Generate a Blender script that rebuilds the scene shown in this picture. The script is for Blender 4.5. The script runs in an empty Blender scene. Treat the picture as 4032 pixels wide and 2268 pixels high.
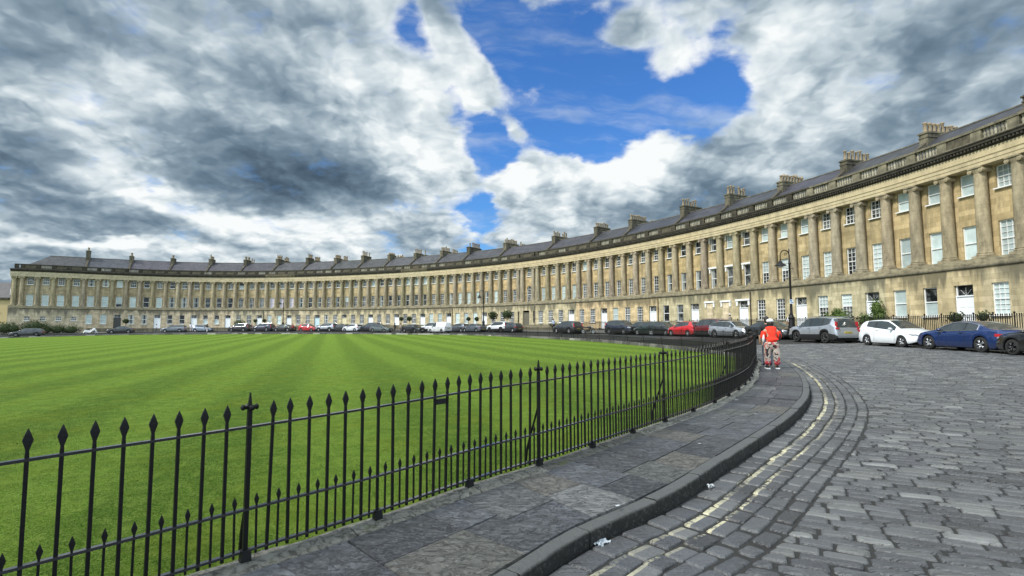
import bpy, bmesh, math, random
import numpy as np
from mathutils import Vector, Matrix
R = math.radians
rnd = random.Random(7)
scene = bpy.context.scene
COL = scene.collection

# ------------------------------------------------------------------ helpers
def link(o, parent=None):
    COL.objects.link(o)
    if parent is not None:
        o.parent = parent
    return o

def mesh_from(name, verts, faces, mats=(), fmat=None, uvs=None, smooth=False, tint=None):
    me = bpy.data.meshes.new(name)
    me.from_pydata([tuple(v) for v in verts], [], faces)
    for m in mats:
        me.materials.append(m)
    if fmat is not None:
        me.polygons.foreach_set('material_index', fmat)
    if smooth:
        me.polygons.foreach_set('use_smooth', [True] * len(me.polygons))
    if uvs is not None:                     # per vertex uv
        lay = me.uv_layers.new(name='UVMap')
        idx = np.empty(len(me.loops), dtype=np.int32)
        me.loops.foreach_get('vertex_index', idx)
        arr = np.asarray(uvs, dtype=np.float32)[idx]
        lay.data.foreach_set('uv', arr.ravel())
    if tint is not None:                    # one value per face (a stone's own shade)
        at = me.attributes.new('stone', 'FLOAT', 'FACE')
        at.data.foreach_set('value', np.asarray(tint, dtype=np.float32))
    me.update()
    return me

class MB:
    """collects shapes for one mesh"""
    def __init__(s):
        s.v = []; s.f = []; s.m = []; s.uv = []; s.t = []
    def add(s, vs, fs, mi=0, uv=None, tint=0.5):
        b = len(s.v)
        s.v.extend(vs); s.f.extend([tuple(i + b for i in f) for f in fs])
        s.m.extend([mi] * len(fs)); s.t.extend([tint] * len(fs))
        s.uv.extend(uv if uv is not None else [(v[0] + v[1], v[2]) for v in vs])
    def box(s, c, h, rz=0.0, mi=0, tint=0.5, top=None):
        cx, cy, cz = c; hx, hy, hz = h; ca, sa = math.cos(rz), math.sin(rz)
        vs = []
        for z in (-1, 1):
            k = 1.0 if (z < 0 or top is None) else top
            for x, y in ((-1, -1), (1, -1), (1, 1), (-1, 1)):
                X, Y = x * hx * k, y * hy * k
                vs.append((cx + X * ca - Y * sa, cy + X * sa + Y * ca, cz + z * hz))
        s.add(vs, [(3, 2, 1, 0), (4, 5, 6, 7), (0, 1, 5, 4), (1, 2, 6, 5), (2, 3, 7, 6), (3, 0, 4, 7)], mi, tint=tint)
    def lathe(s, prof, n=12, c=(0, 0, 0), mi=0, ax=None, caps=True, sx=1.0, sy=1.0):
        vs = []; fs = []
        for r, z in prof:
            for k in range(n):
                a = 2 * math.pi * (k + .5) / n
                vs.append((r * math.cos(a) * sx, r * math.sin(a) * sy, z))
        for i in range(len(prof) - 1):
            for k in range(n):
                a = i * n + k; b = i * n + (k + 1) % n
                fs.append((a, b, b + n, a + n))
        if caps:
            fs.append(tuple(reversed(range(n)))); fs.append(tuple(range((len(prof) - 1) * n, len(prof) * n)))
        M = Matrix.Translation(c)
        if ax is not None:
            M = M @ Vector(ax).to_track_quat('Z', 'Y').to_matrix().to_4x4()
        s.add([tuple(M @ Vector(v)) for v in vs], fs, mi)
    def tube(s, pts, r, n=8, mi=0, caps=True):
        pts = [Vector(p) for p in pts]; rs = r if isinstance(r, (list, tuple)) else [r] * len(pts)
        vs = []; fs = []; up = Vector((0, 0, 1)); pu = None
        for i, p in enumerate(pts):
            t = (pts[min(i + 1, len(pts) - 1)] - pts[max(i - 1, 0)]).normalized()
            if pu is None:
                a = up if abs(t.z) < .95 else Vector((1, 0, 0))
                u = t.cross(a).normalized()
            else:
                u = (pu - t * pu.dot(t)).normalized()
            pu = u; w = t.cross(u)
            for k in range(n):
                an = 2 * math.pi * k / n
                vs.append(tuple(p + (u * math.cos(an) + w * math.sin(an)) * rs[i]))
        for i in range(len(pts) - 1):
            for k in range(n):
                a = i * n + k; b = i * n + (k + 1) % n
                fs.append((a, a + n, b + n, b))
        if caps:
            fs.append(tuple(range(n))); fs.append(tuple(reversed(range((len(pts) - 1) * n, len(pts) * n))))
        s.add(vs, fs, mi)
    def ball(s, c, r, seg=10, rings=6, mi=0, M=None):
        rx, ry, rz = r if isinstance(r, (tuple, list)) else (r, r, r)
        vs = [(0, 0, -rz)]; fs = []
        for i in range(1, rings):
            ph = -math.pi / 2 + math.pi * i / rings
            for k in range(seg):
                a = 2 * math.pi * k / seg
                vs.append((rx * math.cos(ph) * math.cos(a), ry * math.cos(ph) * math.sin(a), rz * math.sin(ph)))
        vs.append((0, 0, rz)); L = len(vs) - 1
        for k in range(seg):
            fs.append((0, 1 + (k + 1) % seg, 1 + k))
            fs.append((L, L - seg + k, L - seg + (k + 1) % seg))
        for i in range(rings - 2):
            for k in range(seg):
                a = 1 + i * seg + k; b = 1 + i * seg + (k + 1) % seg
                fs.append((a, b, b + seg, a + seg))
        if M is not None:
            vs = [tuple(M @ Vector(v)) for v in vs]
        s.add([(v[0] + c[0], v[1] + c[1], v[2] + c[2]) for v in vs], fs, mi)
    def mesh(s, name, mats, smooth=False):
        return mesh_from(name, s.v, s.f, mats, s.m, s.uv, smooth, s.t)
    def obj(s, name, mats, parent=None, smooth=False, auto=None):
        if not isinstance(mats, (list, tuple)):
            mats = [mats]
        me = s.mesh(name, mats, smooth or auto is not None)
        o = bpy.data.objects.new(name, me); link(o, parent)
        if auto is not None:
            sharp_by_angle(me, auto)
        return o

def sharp_by_angle(me, deg):
    bm = bmesh.new(); bm.from_mesh(me)
    for e in bm.edges:
        if len(e.link_faces) == 2:
            e.smooth = e.calc_face_angle(0) < R(deg)
    for f in bm.faces:
        f.smooth = True
    bm.to_mesh(me); bm.free()

def empty(name, loc=(0, 0, 0), rz=0.0, parent=None):
    o = bpy.data.objects.new(name, None); o.empty_display_size = .3
    o.location = loc; o.rotation_euler = (0, 0, rz)
    return link(o, parent)

def tag(o, label=None, cat=None, group=None, kind=None):
    if label: o['label'] = label
    if cat: o['category'] = cat
    if group: o['group'] = group
    if kind: o['kind'] = kind
    return o

def inst(name, me, parent=None, loc=(0, 0, 0), rz=0.0, scale=None):
    o = bpy.data.objects.new(name, me); o.location = loc; o.rotation_euler = (0, 0, rz)
    if scale: o.scale = scale
    return link(o, parent)

def copy_tree(o, parent=None):
    c = o.copy(); COL.objects.link(c); c.parent = parent
    for ch in list(o.children):
        copy_tree(ch, c)
    return c

# ------------------------------------------------------------------ materials
class NB:
    def __init__(s, nt):
        s.nt = nt; s.N = nt.nodes; s.L = nt.links
    def node(s, t, **kw):
        n = s.N.new(t)
        for k, v in kw.items():
            setattr(n, k, v)
        return n
    def put(s, sock, v):
        if v is None: return
        if hasattr(v, 'is_output'): s.L.new(v, sock)
        else:
            if isinstance(v, (tuple, list)) and len(v) == 3 and sock.type == 'RGBA': v = (*v, 1)
            sock.default_value = v
    def math(s, op, a, b=None, c=None, clamp=False):
        n = s.node('ShaderNodeMath', operation=op, use_clamp=clamp)
        s.put(n.inputs[0], a); s.put(n.inputs[1], b); s.put(n.inputs[2], c)
        return n.outputs[0]
    def vmath(s, op, a, b=None, scale=None):
        n = s.node('ShaderNodeVectorMath', operation=op)
        s.put(n.inputs[0], a); s.put(n.inputs[1], b)
        if scale is not None: s.put(n.inputs['Scale'], scale)
        return n.outputs['Value'] if op in ('LENGTH', 'DOT_PRODUCT', 'DISTANCE') else n.outputs[0]
    def noise(s, vec, scale=5., detail=4., rough=.55, dist=0., lac=2., out=0, ntype=None):
        n = s.node('ShaderNodeTexNoise')
        if ntype: n.noise_type = ntype
        s.put(n.inputs['Vector'], vec); s.put(n.inputs['Scale'], scale); s.put(n.inputs['Detail'], detail)
        s.put(n.inputs['Roughness'], rough); s.put(n.inputs['Distortion'], dist); s.put(n.inputs['Lacunarity'], lac)
        return n.outputs[out]
    def mapping(s, vec, loc=(0, 0, 0), rot=(0, 0, 0), scale=(1, 1, 1), vt='POINT'):
        n = s.node('ShaderNodeMapping', vector_type=vt)
        s.put(n.inputs[0], vec); n.inputs['Location'].default_value = loc
        n.inputs['Rotation'].default_value = rot; n.inputs['Scale'].default_value = scale
        return n.outputs[0]
    def ramp(s, fac, stops, interp='LINEAR'):
        n = s.node('ShaderNodeValToRGB'); cr = n.color_ramp; cr.interpolation = interp
        while len(cr.elements) < len(stops): cr.elements.new(.5)
        for e, (p, c) in zip(cr.elements, stops):
            e.position = p; e.color = (*c, 1) if not isinstance(c, (int, float)) else (c, c, c, 1)
        s.put(n.inputs[0], fac)
        return n.outputs[0]
    def mix(s, fac, a, b, mode='MIX'):
        n = s.node('ShaderNodeMix', data_type='RGBA', blend_type=mode)
        s.put(n.inputs[0], fac); s.put(n.inputs[6], a); s.put(n.inputs[7], b)
        return n.outputs[2]
    def mapr(s, v, a, b, c=0., d=1., smooth=False):
        n = s.node('ShaderNodeMapRange')
        if smooth: n.interpolation_type = 'SMOOTHSTEP'
        s.put(n.inputs[0], v); s.put(n.inputs[1], a); s.put(n.inputs[2], b); s.put(n.inputs[3], c); s.put(n.inputs[4], d)
        return n.outputs[0]
    def xyz(s, vec):
        n = s.node('ShaderNodeSeparateXYZ'); s.put(n.inputs[0], vec)
        return n.outputs
    def comb(s, x, y, z=0.):
        n = s.node('ShaderNodeCombineXYZ'); s.put(n.inputs[0], x); s.put(n.inputs[1], y); s.put(n.inputs[2], z)
        return n.outputs[0]
    def coord(s, which='Object'):
        return s.node('ShaderNodeTexCoord').outputs[which]
    def pos(s):
        return s.node('ShaderNodeNewGeometry').outputs['Position']
    def attr(s, name):
        n = s.node('ShaderNodeAttribute'); n.attribute_name = name
        return n.outputs['Fac']
    def bump(s, h, strength=.3, dist=.02, normal=None):
        n = s.node('ShaderNodeBump'); s.put(n.inputs['Height'], h)
        n.inputs['Strength'].default_value = strength; n.inputs['Distance'].default_value = dist
        if normal is not None: s.put(n.inputs['Normal'], normal)
        return n.outputs[0]

def new_mat(name):
    m = bpy.data.materials.new(name); m.use_nodes = True
    nt = m.node_tree; bs = nt.nodes['Principled BSDF']
    return m, NB(nt), bs

def plain(name, col, rough=.6, metal=0., coat=0., spec=None, var=.0, vscale=8., bump=0., bscale=40.):
    m, b, bs = new_mat(name)
    bs.inputs['Roughness'].default_value = rough; bs.inputs['Metallic'].default_value = metal
    if coat: bs.inputs['Coat Weight'].default_value = coat; bs.inputs['Coat Roughness'].default_value = .04
    if spec is not None: bs.inputs['Specular IOR Level'].default_value = spec
    if var or bump:
        p = b.coord('Object')
    if var:
        n = b.noise(p, vscale, 4, .6)
        c = b.mix(n, tuple(x * (1 - var) for x in col), tuple(min(1, x * (1 + var)) for x in col))
        b.put(bs.inputs['Base Color'], c)
    else:
        bs.inputs['Base Color'].default_value = (*col, 1)
    if bump:
        b.put(bs.inputs['Normal'], b.bump(b.noise(p, bscale, 4, .6), bump, .01))
    return m

# ------------------------------------------------------------------ plan of the place
# columns of the crescent, left (west) end to right (east) end, metres
C = np.array([(-98.8,104.5),(-97.782,105.031),(-95.579,106.095),(-93.478,107.298),(-91.428,108.577),(-89.392,109.878),(-87.342,111.158),(-85.261,112.384),(-83.137,113.528),(-80.964,114.571),(-78.743,115.5),(-76.474,116.305),(-74.164,116.981),(-71.817,117.527),(-69.441,117.945),(-67.044,118.236),(-64.634,118.407),(-62.219,118.464),(-59.804,118.414),(-57.397,118.265),(-55.003,118.024),(-52.628,117.7),(-50.274,117.299),(-47.946,116.829),(-45.645,116.296),(-43.374,115.707),(-41.132,115.066),(-38.922,114.377),(-36.742,113.646),(-34.593,112.873),(-32.473,112.063),(-30.383,111.215),(-28.321,110.332),(-26.287,109.413),(-24.279,108.458),(-22.298,107.466),(-20.342,106.437),(-18.411,105.37),(-16.505,104.262),(-14.623,103.114),(-12.767,101.922),(-10.936,100.686),(-9.132,99.405),(-7.354,98.077),(-5.604,96.702),(-3.883,95.278),(-2.192,93.807),(-0.532,92.287),(1.096,90.719),(1.77,90.046),(3.585,88.162),(4.236,87.459),(5.761,85.753),(7.25,84.003),(8.702,82.211),(10.117,80.38),(11.493,78.511),(12.83,76.605),(14.128,74.666),(15.385,72.695),(16.603,70.695),(17.78,68.665),(18.915,66.609),(20.009,64.528),(21.059,62.421),(22.064,60.291),(23.024,58.136),(23.936,55.958),(24.798,53.757),(25.607,51.532),(26.361,49.283),(27.057,47.012),(27.691,44.718),(28.261,42.405),(28.763,40.075),(29.196,37.734),(29.557,35.389),(29.847,33.05),(30.068,30.731),(30.24,28.4),(30.36,26.05),(30.42,23.7),(30.42,21.35),(30.36,19.0)])
C0 = C[1:]                                   # C0[i] = column i of the regular rhythm (column -1 is the corner one)
SC = np.r_[0, np.cumsum(np.hypot(*np.diff(C0, axis=0).T))]
def crescent(s, d, z=0.):
    """point at arc length s along the front, d metres out from the column centres"""
    e = 1.5
    x = np.interp(s, SC, C0[:, 0]); y = np.interp(s, SC, C0[:, 1])
    if s > SC[-1]: x -= 0; y -= (s - SC[-1])
    if s < 0: x += 2.2 / 2.44 * s; y += 1.06 / 2.44 * s
    tx = np.interp(s + e, SC, C0[:, 0]) - np.interp(s - e, SC, C0[:, 0]); ty = np.interp(s + e, SC, C0[:, 1]) - np.interp(s - e, SC, C0[:, 1])
    l = math.hypot(tx, ty)
    if l < .5: tx, ty, l = ((0, -1, 1) if s > 50 else (2.2, 1.06, 2.44))
    tx /= l; ty /= l
    return Vector((x + ty * d, y - tx * d, z)), math.atan2(ty, tx)

# control heights of the road surface
GP = [(-1.8,3.7,-.26),(0.3,5.8,-.16),(2.3,8.0,-.09),(4.7,11.1,.02),(7.3,16.1,.08),(9.6,20.5,.10),(.03,3.56,-.3),(2.56,6.27,-.16),
      (4.22,8.23,-.08),(6.1,11,0),(7.5,13.6,.04),(9,16.9,.08),(10.5,20.7,.11),(11.1,23.9,.14),
      (10.6,27.1,.14),(10.7,31.7,.18),(9.6,38.4,.23),(7.7,47.8,.28),(4.3,59.8,.33),(-.5,67.7,.36),(-17,89,.44),(-38,98,.38),(-62,100,.24),(-77,97,.1),(-92,89,-.42),(-110,80,-.8),
      (20.8,25,.36),(21.2,29.5,.41),(20.8,35.5,.48),(19.5,42,.53),(18,49,.58),(13.5,62,.66),(7,74,.7),(-2,84,.74),(-20,99,.76),(-42,109,.74),(-68,110,.52),(-76,107,.36),(-85,103,.1),(-92,99,-.1),(-105,93,-.5),
      (23,15,.25),(22,5,.05),(8,2,-.35),(3,1,-.38),(0,0,-.36),(-5,-1,-.5),(-30,-20,-1.2),(20,-10,-.3),(-40,40,-.3),(-20,20,-.25),(-60,70,-.1),(-20,60,.12),(0,40,.14),(-90,40,-1.0),(-110,110,-.3),(35,60,.6),(36,20,.3)]
GP = np.array(GP)
def _U(r2): return r2 * np.log(r2 + 1e-9)
def tps_fit(P, z, lam=.5):
    n = len(P); D = ((P[:, None] - P[None]) ** 2).sum(-1)
    A = np.zeros((n + 3, n + 3)); A[:n, :n] = _U(D) + lam * np.eye(n) * 30
    A[:n, n] = 1; A[:n, n + 1:] = P; A[n, :n] = 1; A[n + 1:, :n] = P.T
    return np.linalg.solve(A, np.r_[z, 0, 0, 0])
GW = tps_fit(GP[:, :2], GP[:, 2])
def gr(x, y):
    """height of the road surface (arrays allowed)"""
    x = np.asarray(x, float); y = np.asarray(y, float)
    sh = x.shape; q = np.c_[x.ravel(), y.ravel()]
    D = ((q[:, None] - GP[None, :, :2]) ** 2).sum(-1)
    z = _U(D) @ GW[:-3] + GW[-3] + q @ GW[-2:]
    return z.reshape(sh) if sh else float(z[0])

def catmull(pts, step=.3):
    P = [Vector(p) for p in pts]; out = []
    for i in range(len(P) - 1):
        p0 = P[max(i - 1, 0)]; p1 = P[i]; p2 = P[i + 1]; p3 = P[min(i + 2, len(P) - 1)]
        n = max(2, int((p2 - p1).length / step))
        t0 = 0; t1 = max((p1 - p0).length, 1e-3) ** .5; t2 = t1 + (p2 - p1).length ** .5; t3 = t2 + max((p3 - p2).length, 1e-3) ** .5
        for k in range(n):
            t = t1 + (t2 - t1) * k / n
            A1 = p0.lerp(p1, (t - t0) / (t1 - t0)); A2 = p1.lerp(p2, (t - t1) / (t2 - t1)); A3 = p2.lerp(p3, (t - t2) / (t3 - t2))
            B1 = A1.lerp(A2, (t - t0) / (t2 - t0)); B2 = A2.lerp(A3, (t - t1) / (t3 - t1))
            out.append(B1.lerp(B2, (t - t1) / (t2 - t1)))
    out.append(P[-1])
    return out
# lawn railing: foot of the bars, z = top of its stone kerb
FENCE = [(-24,-21,-1.0),(-12,-8,-.55),(-6,-.9,-.26),(-3.7,1.7,-.17),(-2.6,2.88,-.12),(-1.82,3.72,-.1),(-1.07,4.42,-.06),(-.38,5.15,-.02),(.3,5.84,0),(.98,6.56,.03),(1.67,7.34,.05),(2.3,8.06,.07),(2.93,8.74,.1),(3.5,9.4,.13),(4.11,10.24,.155),(4.7,11.12,.175),(5.77,12.97,.2),(7.33,16.14,.23),(9.0,19.6,.245),(10.0,22.3,.25),(10.5,24.8,.26),(10.72,28.2,.27),(10.5,32.5,.3),(9.65,38.4,.35),(7.71,47.8,.4),(4.3,58.5,.45),(-.5,68.5,.48),(-8,79,.54),(-17,87.5,.54),(-27,93.5,.52),(-38,97.8,.49),(-50,100,.44),(-62,100.4,.38),(-70,99.4,.28),(-77,97,.12),(-85,92.8,-.12),(-93,88,-.36),(-104,81,-.7),(-116,72,-1.0)]
FC = catmull(FENCE, .25)
FS = [0.]
for a, b_ in zip(FC, FC[1:]): FS.append(FS[-1] + (b_ - a).length)
FCa = np.array(FC); FSa = np.array(FS)
def fence_at(s):
    p = Vector([float(np.interp(s, FSa, FCa[:, k])) for k in range(3)])
    q = Vector([float(np.interp(s + .15, FSa, FCa[:, k])) for k in range(3)]) - Vector([float(np.interp(s - .15, FSa, FCa[:, k])) for k in range(3)])
    q.z = 0; q.normalize()
    return p, q
def fence_s(x, y):
    return FSa[np.argmin((FCa[:, 0] - x) ** 2 + (FCa[:, 1] - y) ** 2)]
S_P1 = fence_s(-1.82, 3.72); S_APEX = fence_s(10.72, 28.2)
# outer edge of the pavement
KERB = [(-22,-24.5,-1.1),(-9.5,-8,-.62),(-4,-1.1,-.38),(-1.6,1.6,-.24),(-.7,2.7,-.2),(.03,3.56,-.16),(.55,4.2,-.13),(1.43,4.98,-.08),(2.56,6.27,-.02),(4.22,8.23,.06),(5.3,9.68,.11),(6.11,10.97,.14),(7.49,13.58,.18),(8.99,16.91,.22),(10.46,20.66,.25),(11.08,23.6,.27),(11.2,26.5,.275),(11.05,29.5,.28),(10.75,32.6,.3)]
KC = catmull(KERB, .25); KCa = np.array(KC)
KS = np.r_[0, np.cumsum(np.linalg.norm(np.diff(KCa, axis=0), axis=1))]
def kerb_at(s):
    p = Vector([float(np.interp(s, KS, KCa[:, k])) for k in range(3)])
    q = Vector([float(np.interp(s + .15, KS, KCa[:, k])) for k in range(3)]) - Vector([float(np.interp(s - .15, KS, KCa[:, k])) for k in range(3)])
    q.z = 0; q.normalize()
    return p, q
def kerb_s(x, y):
    return KS[np.argmin((KCa[:, 0] - x) ** 2 + (KCa[:, 1] - y) ** 2)]
# ------------------------------------------------------------------ camera
cam = bpy.data.cameras.new('camera'); cam.sensor_width = 36; cam.lens = 2080 / 4032 * 36; cam.clip_start = .05; cam.clip_end = 5000
camo = bpy.data.objects.new('camera', cam); link(camo)
PITCH = math.atan(156 / 2080)
camo.location = (0, 0, 1.45); camo.rotation_euler = (math.pi / 2 + PITCH, 0, 0)
scene.camera = camo
# ------------------------------------------------------------------ sky and light
SUN_AZ, SUN_EL = R(-121), R(43)              # azimuth from +Y clockwise: behind and to the left of the viewer
def azel(px, py):                            # direction of a cloud as seen on the day (2576 x 1449 frame)
    s = 2576 / 4032
    x = (px - 1288) / (2080 * s); v = (724.5 - py) / (2080 * s)
    Y = math.cos(PITCH) - v * math.sin(PITCH); z = math.sin(PITCH) + v * math.cos(PITCH)
    return math.atan2(x, Y), math.atan2(z, math.hypot(x, Y))
world = bpy.data.worlds.new('World'); scene.world = world; world.use_nodes = True
b = NB(world.node_tree)
bg = world.node_tree.nodes['Background']
sky = b.node('ShaderNodeTexSky', sky_type='NISHITA'); sky.sun_disc = False
sky.sun_elevation = SUN_EL; sky.sun_rotation = SUN_AZ; sky.air_density = 1.3; sky.dust_density = .4; sky.ozone_density = 3.
D = b.coord('Generated')
dx, dy, dz = b.xyz(D)
az = b.math('ARCTAN2', dx, dy); el = b.math('ARCSINE', dz)
AE = b.comb(az, el, 0)
# cloud-deck coordinates: flat layer seen in perspective
zz = b.math('ADD', b.math('MAXIMUM', dz, 0.), .34)
deck = b.comb(b.math('DIVIDE', dx, zz), b.math('DIVIDE', dy, zz), b.math('MULTIPLY', dz, .6))
w1 = b.noise(deck, 1.4, 5, .6, out=1)
w2 = b.noise(deck, 5., 4, .6, out=1)
warp = b.vmath('ADD', b.vmath('SCALE', b.vmath('SUBTRACT', w1, (.5, .5, .5)), scale=.20),
               b.vmath('SCALE', b.vmath('SUBTRACT', w2, (.5, .5, .5)), scale=.05))
AEw = b.vmath('ADD', AE, warp)
def blobs(vec, lst, start=0.):
    acc = start
    for (px, py, rx, ry, rot, amp) in lst:
        a, e = azel(px, py); a2, _ = azel(px + rx * .5, py); a3, _ = azel(px - rx * .5, py)
        _, e2 = azel(px, py - ry * .5); _, e3 = azel(px, py + ry * .5)
        m = b.mapping(vec, loc=(a, e, 0), rot=(0, 0, R(rot)), scale=(max(abs(a2 - a3), .01), max(abs(e2 - e3), .01), 1), vt='TEXTURE')
        g = b.node('ShaderNodeTexGradient', gradient_type='SPHERICAL'); b.put(g.inputs[0], m)
        acc = b.math('MULTIPLY_ADD', b.mapr(g.outputs[1], 0, 1, 0, 1, True), amp, acc)
    return acc
# cloud cover: negative = blue gaps
COVER = [(1215,345,95,120,0,-1.1),(1300,110,95,150,0,-.9),(1380,440,120,60,0,-.5),(1850,170,90,110,0,-.6),(1450,80,330,250,0,-1.35),(1645,195,350,210,0,-1.35),(1780,255,190,130,0,-0.94),(1380,300,250,160,0,-1.22),(1530,330,230,100,0,-1.08),(1215,420,85,190,0,-1.22),(1195,575,120,80,0,-1.22),
         (1060,50,80,100,0,-1.01),(1245,30,130,140,0,-0.94),(1150,250,45,100,0,-0.68),(420,440,90,40,0,-0.61),(700,560,110,50,0,-0.68),(1850,40,60,40,0,-0.41),
         (1212,185,75,140,20,1.0),(1132,50,75,110,0,.8),(1290,310,70,62,0,.9),(1272,485,95,95,0,1.6),(1070,450,170,90,0,1.2),(1590,60,110,90,0,1.25),(1680,120,120,80,20,.9),(1480,455,300,120,-8,1.1),(1640,390,160,70,0,.6)]
# light and dark of the deck
SHADE = [(720,555,520,50,0,.20),(1270,455,80,50,0,.3),(1480,385,320,60,-12,.30),(1100,300,130,200,0,.0),(1500,520,330,70,-5,-.10),(1760,560,260,70,0,-.12),(1950,300,200,100,0,.10),(1500,470,420,130,-10,.12),(1180,520,300,60,0,.10),(900,620,400,60,0,.12),(1400,560,300,60,0,.10),(1200,130,120,160,0,.08),(150,70,420,170,0,-.34),(640,190,330,160,10,-.30),(430,120,200,90,0,-.10),(40,170,260,120,0,-.25),(60,400,260,170,0,-.48),(290,540,360,110,0,-.50),
         (680,420,430,120,-8,-.40),(780,470,310,70,0,-.34),(480,420,200,70,0,-.15),(620,300,260,120,0,-.15),(930,330,190,110,0,-.02),(100,680,500,90,0,-.25),(1130,600,330,50,0,-.18),
         (1330,700,400,90,0,-.10),(2440,110,380,150,0,-.52),(2250,330,520,100,14,-.46),(2050,250,260,80,30,-.12),(1850,500,360,110,0,-.32),(1560,540,260,60,0,-.22),(2520,280,200,80,20,-.2),
         (1060,220,220,420,0,.12),(1020,60,160,140,0,.10),(1070,360,190,90,0,.06),(1075,430,170,50,0,.20),(1275,480,90,60,0,.36),(1470,430,260,90,-10,.30),(1610,400,200,60,0,.22),
         (1640,130,260,130,20,.22),(1790,170,210,150,20,.26),(1930,120,260,120,20,.18),(1800,270,140,90,0,.15),(1660,370,120,50,0,.2),(390,460,280,50,-8,.30),(120,260,260,60,-10,.16),(300,300,200,50,0,.12),
         (260,608,360,22,2,.5),(500,520,260,40,-14,.32),(620,580,220,60,-10,.22),(560,650,300,40,0,.20),(730,600,260,60,-5,.14),(830,560,240,40,0,.2),(2330,420,420,50,14,.34),(2480,230,260,50,10,.25),(2130,180,90,60,30,.2),(1980,420,260,70,10,.16),(560,250,200,70,10,.14),(850,120,240,100,0,.10),(470,60,160,60,0,.08),(760,300,200,60,0,.10)]
def puff(vec, scale, det=3.):
    n = b.node('ShaderNodeTexVoronoi', feature='SMOOTH_F1', voronoi_dimensions='2D', normalize=True)
    b.put(n.inputs['Vector'], vec); n.inputs['Scale'].default_value = scale; n.inputs['Detail'].default_value = det
    n.inputs['Roughness'].default_value = .55; n.inputs['Smoothness'].default_value = .45; n.inputs['Lacunarity'].default_value = 2.2
    return b.math('SUBTRACT', 1., n.outputs['Distance'])
deckw = b.vmath('ADD', deck, b.vmath('SCALE', b.vmath('SUBTRACT', w1, (.5, .5, .5)), scale=.35))
f1 = b.noise(deckw, 2.0, 5, .5)
LD = (.07, -.09, .0)
f2 = b.noise(b.vmath('ADD', deckw, LD), 2.0, 4, .5)
p1 = puff(b.vmath('ADD', deck, b.vmath('SCALE', b.vmath('SUBTRACT', w2, (.5, .5, .5)), scale=.16)), 4.2)
p2 = puff(b.vmath('ADD', b.vmath('ADD', deck, b.vmath('SCALE', b.vmath('SUBTRACT', w2, (.5, .5, .5)), scale=.16)), (.03, -.025, .05)), 4.2)
f3 = b.noise(deckw, 8., 6, .6)
cov = blobs(AEw, COVER, .62)
covn = b.math('MULTIPLY_ADD', b.math('SUBTRACT', f1, .5), .85, cov)
covn = b.math('MULTIPLY_ADD', b.math('SUBTRACT', p1, .62), 1.3, covn)
covn = b.math('MULTIPLY_ADD', b.math('SUBTRACT', f3, .5), 1.9, covn)
alpha = b.mapr(covn, -.22, .62, 0, 1, True)
edge = b.mapr(covn, .15, .80, 1, 0, True)
sh = blobs(AEw, SHADE, .59)
sh = b.math('MULTIPLY_ADD', b.math('SUBTRACT', f1, f2), 1.5, sh)
sh = b.math('MULTIPLY_ADD', b.math('SUBTRACT', p1, p2), 1.45, sh)
sh = b.math('MULTIPLY_ADD', b.math('SUBTRACT', f1, .5), -.7, sh)
sh = b.math('MULTIPLY_ADD', b.math('SUBTRACT', p1, .62), .5, sh)
sh = b.math('MULTIPLY_ADD', b.math('SUBTRACT', f3, .5), .30, sh)
sh = b.math('MULTIPLY_ADD', edge, .26, sh)
def rp(v): return (v + .35) / 1.45
ccol = b.ramp(b.math('DIVIDE', b.math('ADD', sh, .35), 1.45), [(0., (.055, .090, .13)), (rp(-.1), (.090, .140, .195)), (rp(.15), (.150, .220, .29)), (rp(.40), (.25, .335, .41)), (rp(.60), (.42, .51, .575)), (rp(.84), (.70, .78, .82)), (rp(1.05), (.95, .98, .98))])
veil = b.noise(b.mapping(deckw, rot=(0, 0, R(35)), scale=(1.2, 4.5, 1)), 1.6, 5, .6)
alpha = b.math('MAXIMUM', alpha, b.mapr(veil, .45, .78, 0, .5, True))
# blue sky from the sky texture
blue = b.mix(1.0, sky.outputs[0], (.31, .60, 1.0), 'MULTIPLY')
blue = b.vmath('SCALE', blue, scale=SKY_STRENGTH if 'SKY_STRENGTH' in globals() else .16)
skyc = b.mix(alpha, blue, ccol)
# cloud deck out of view, behind and above the viewer, brightened as added fill light
back = b.mapr(dy, .25, -.45, 0, 1, True); up = b.mapr(dz, .62, .95, 0, .7, True)
bright = b.math('MULTIPLY', b.math('MAXIMUM', back, up), b.mapr(dz, -.02, .15, 0, 1))
skyc = b.mix(bright, skyc, b.vmath('SCALE', ccol, scale=2.9))
lp = b.mapr(dz, -.02, .0, 0, 1)
skyc = b.mix(lp, (.05, .06, .05), skyc)
b.put(bg.inputs[0], skyc); bg.inputs[1].default_value = 1.0
world.cycles.sampling_method = 'MANUAL'; world.cycles.sample_map_resolution = 512
sl = bpy.data.lights.new('sun', 'SUN'); sl.energy = 3.8; sl.angle = R(7); sl.color = (1, .95, .86)
so = bpy.data.objects.new('sun', sl); link(so); so.location = (-40, -40, 60)
sv = Vector((math.sin(SUN_AZ) * math.cos(SUN_EL), math.cos(SUN_AZ) * math.cos(SUN_EL), math.sin(SUN_EL)))
so.rotation_euler = sv.to_track_quat('Z', 'Y').to_euler()
scene.view_settings.view_transform = 'Standard'; scene.view_settings.look = 'None'; scene.view_settings.exposure = 0; scene.view_settings.gamma = 1
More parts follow.
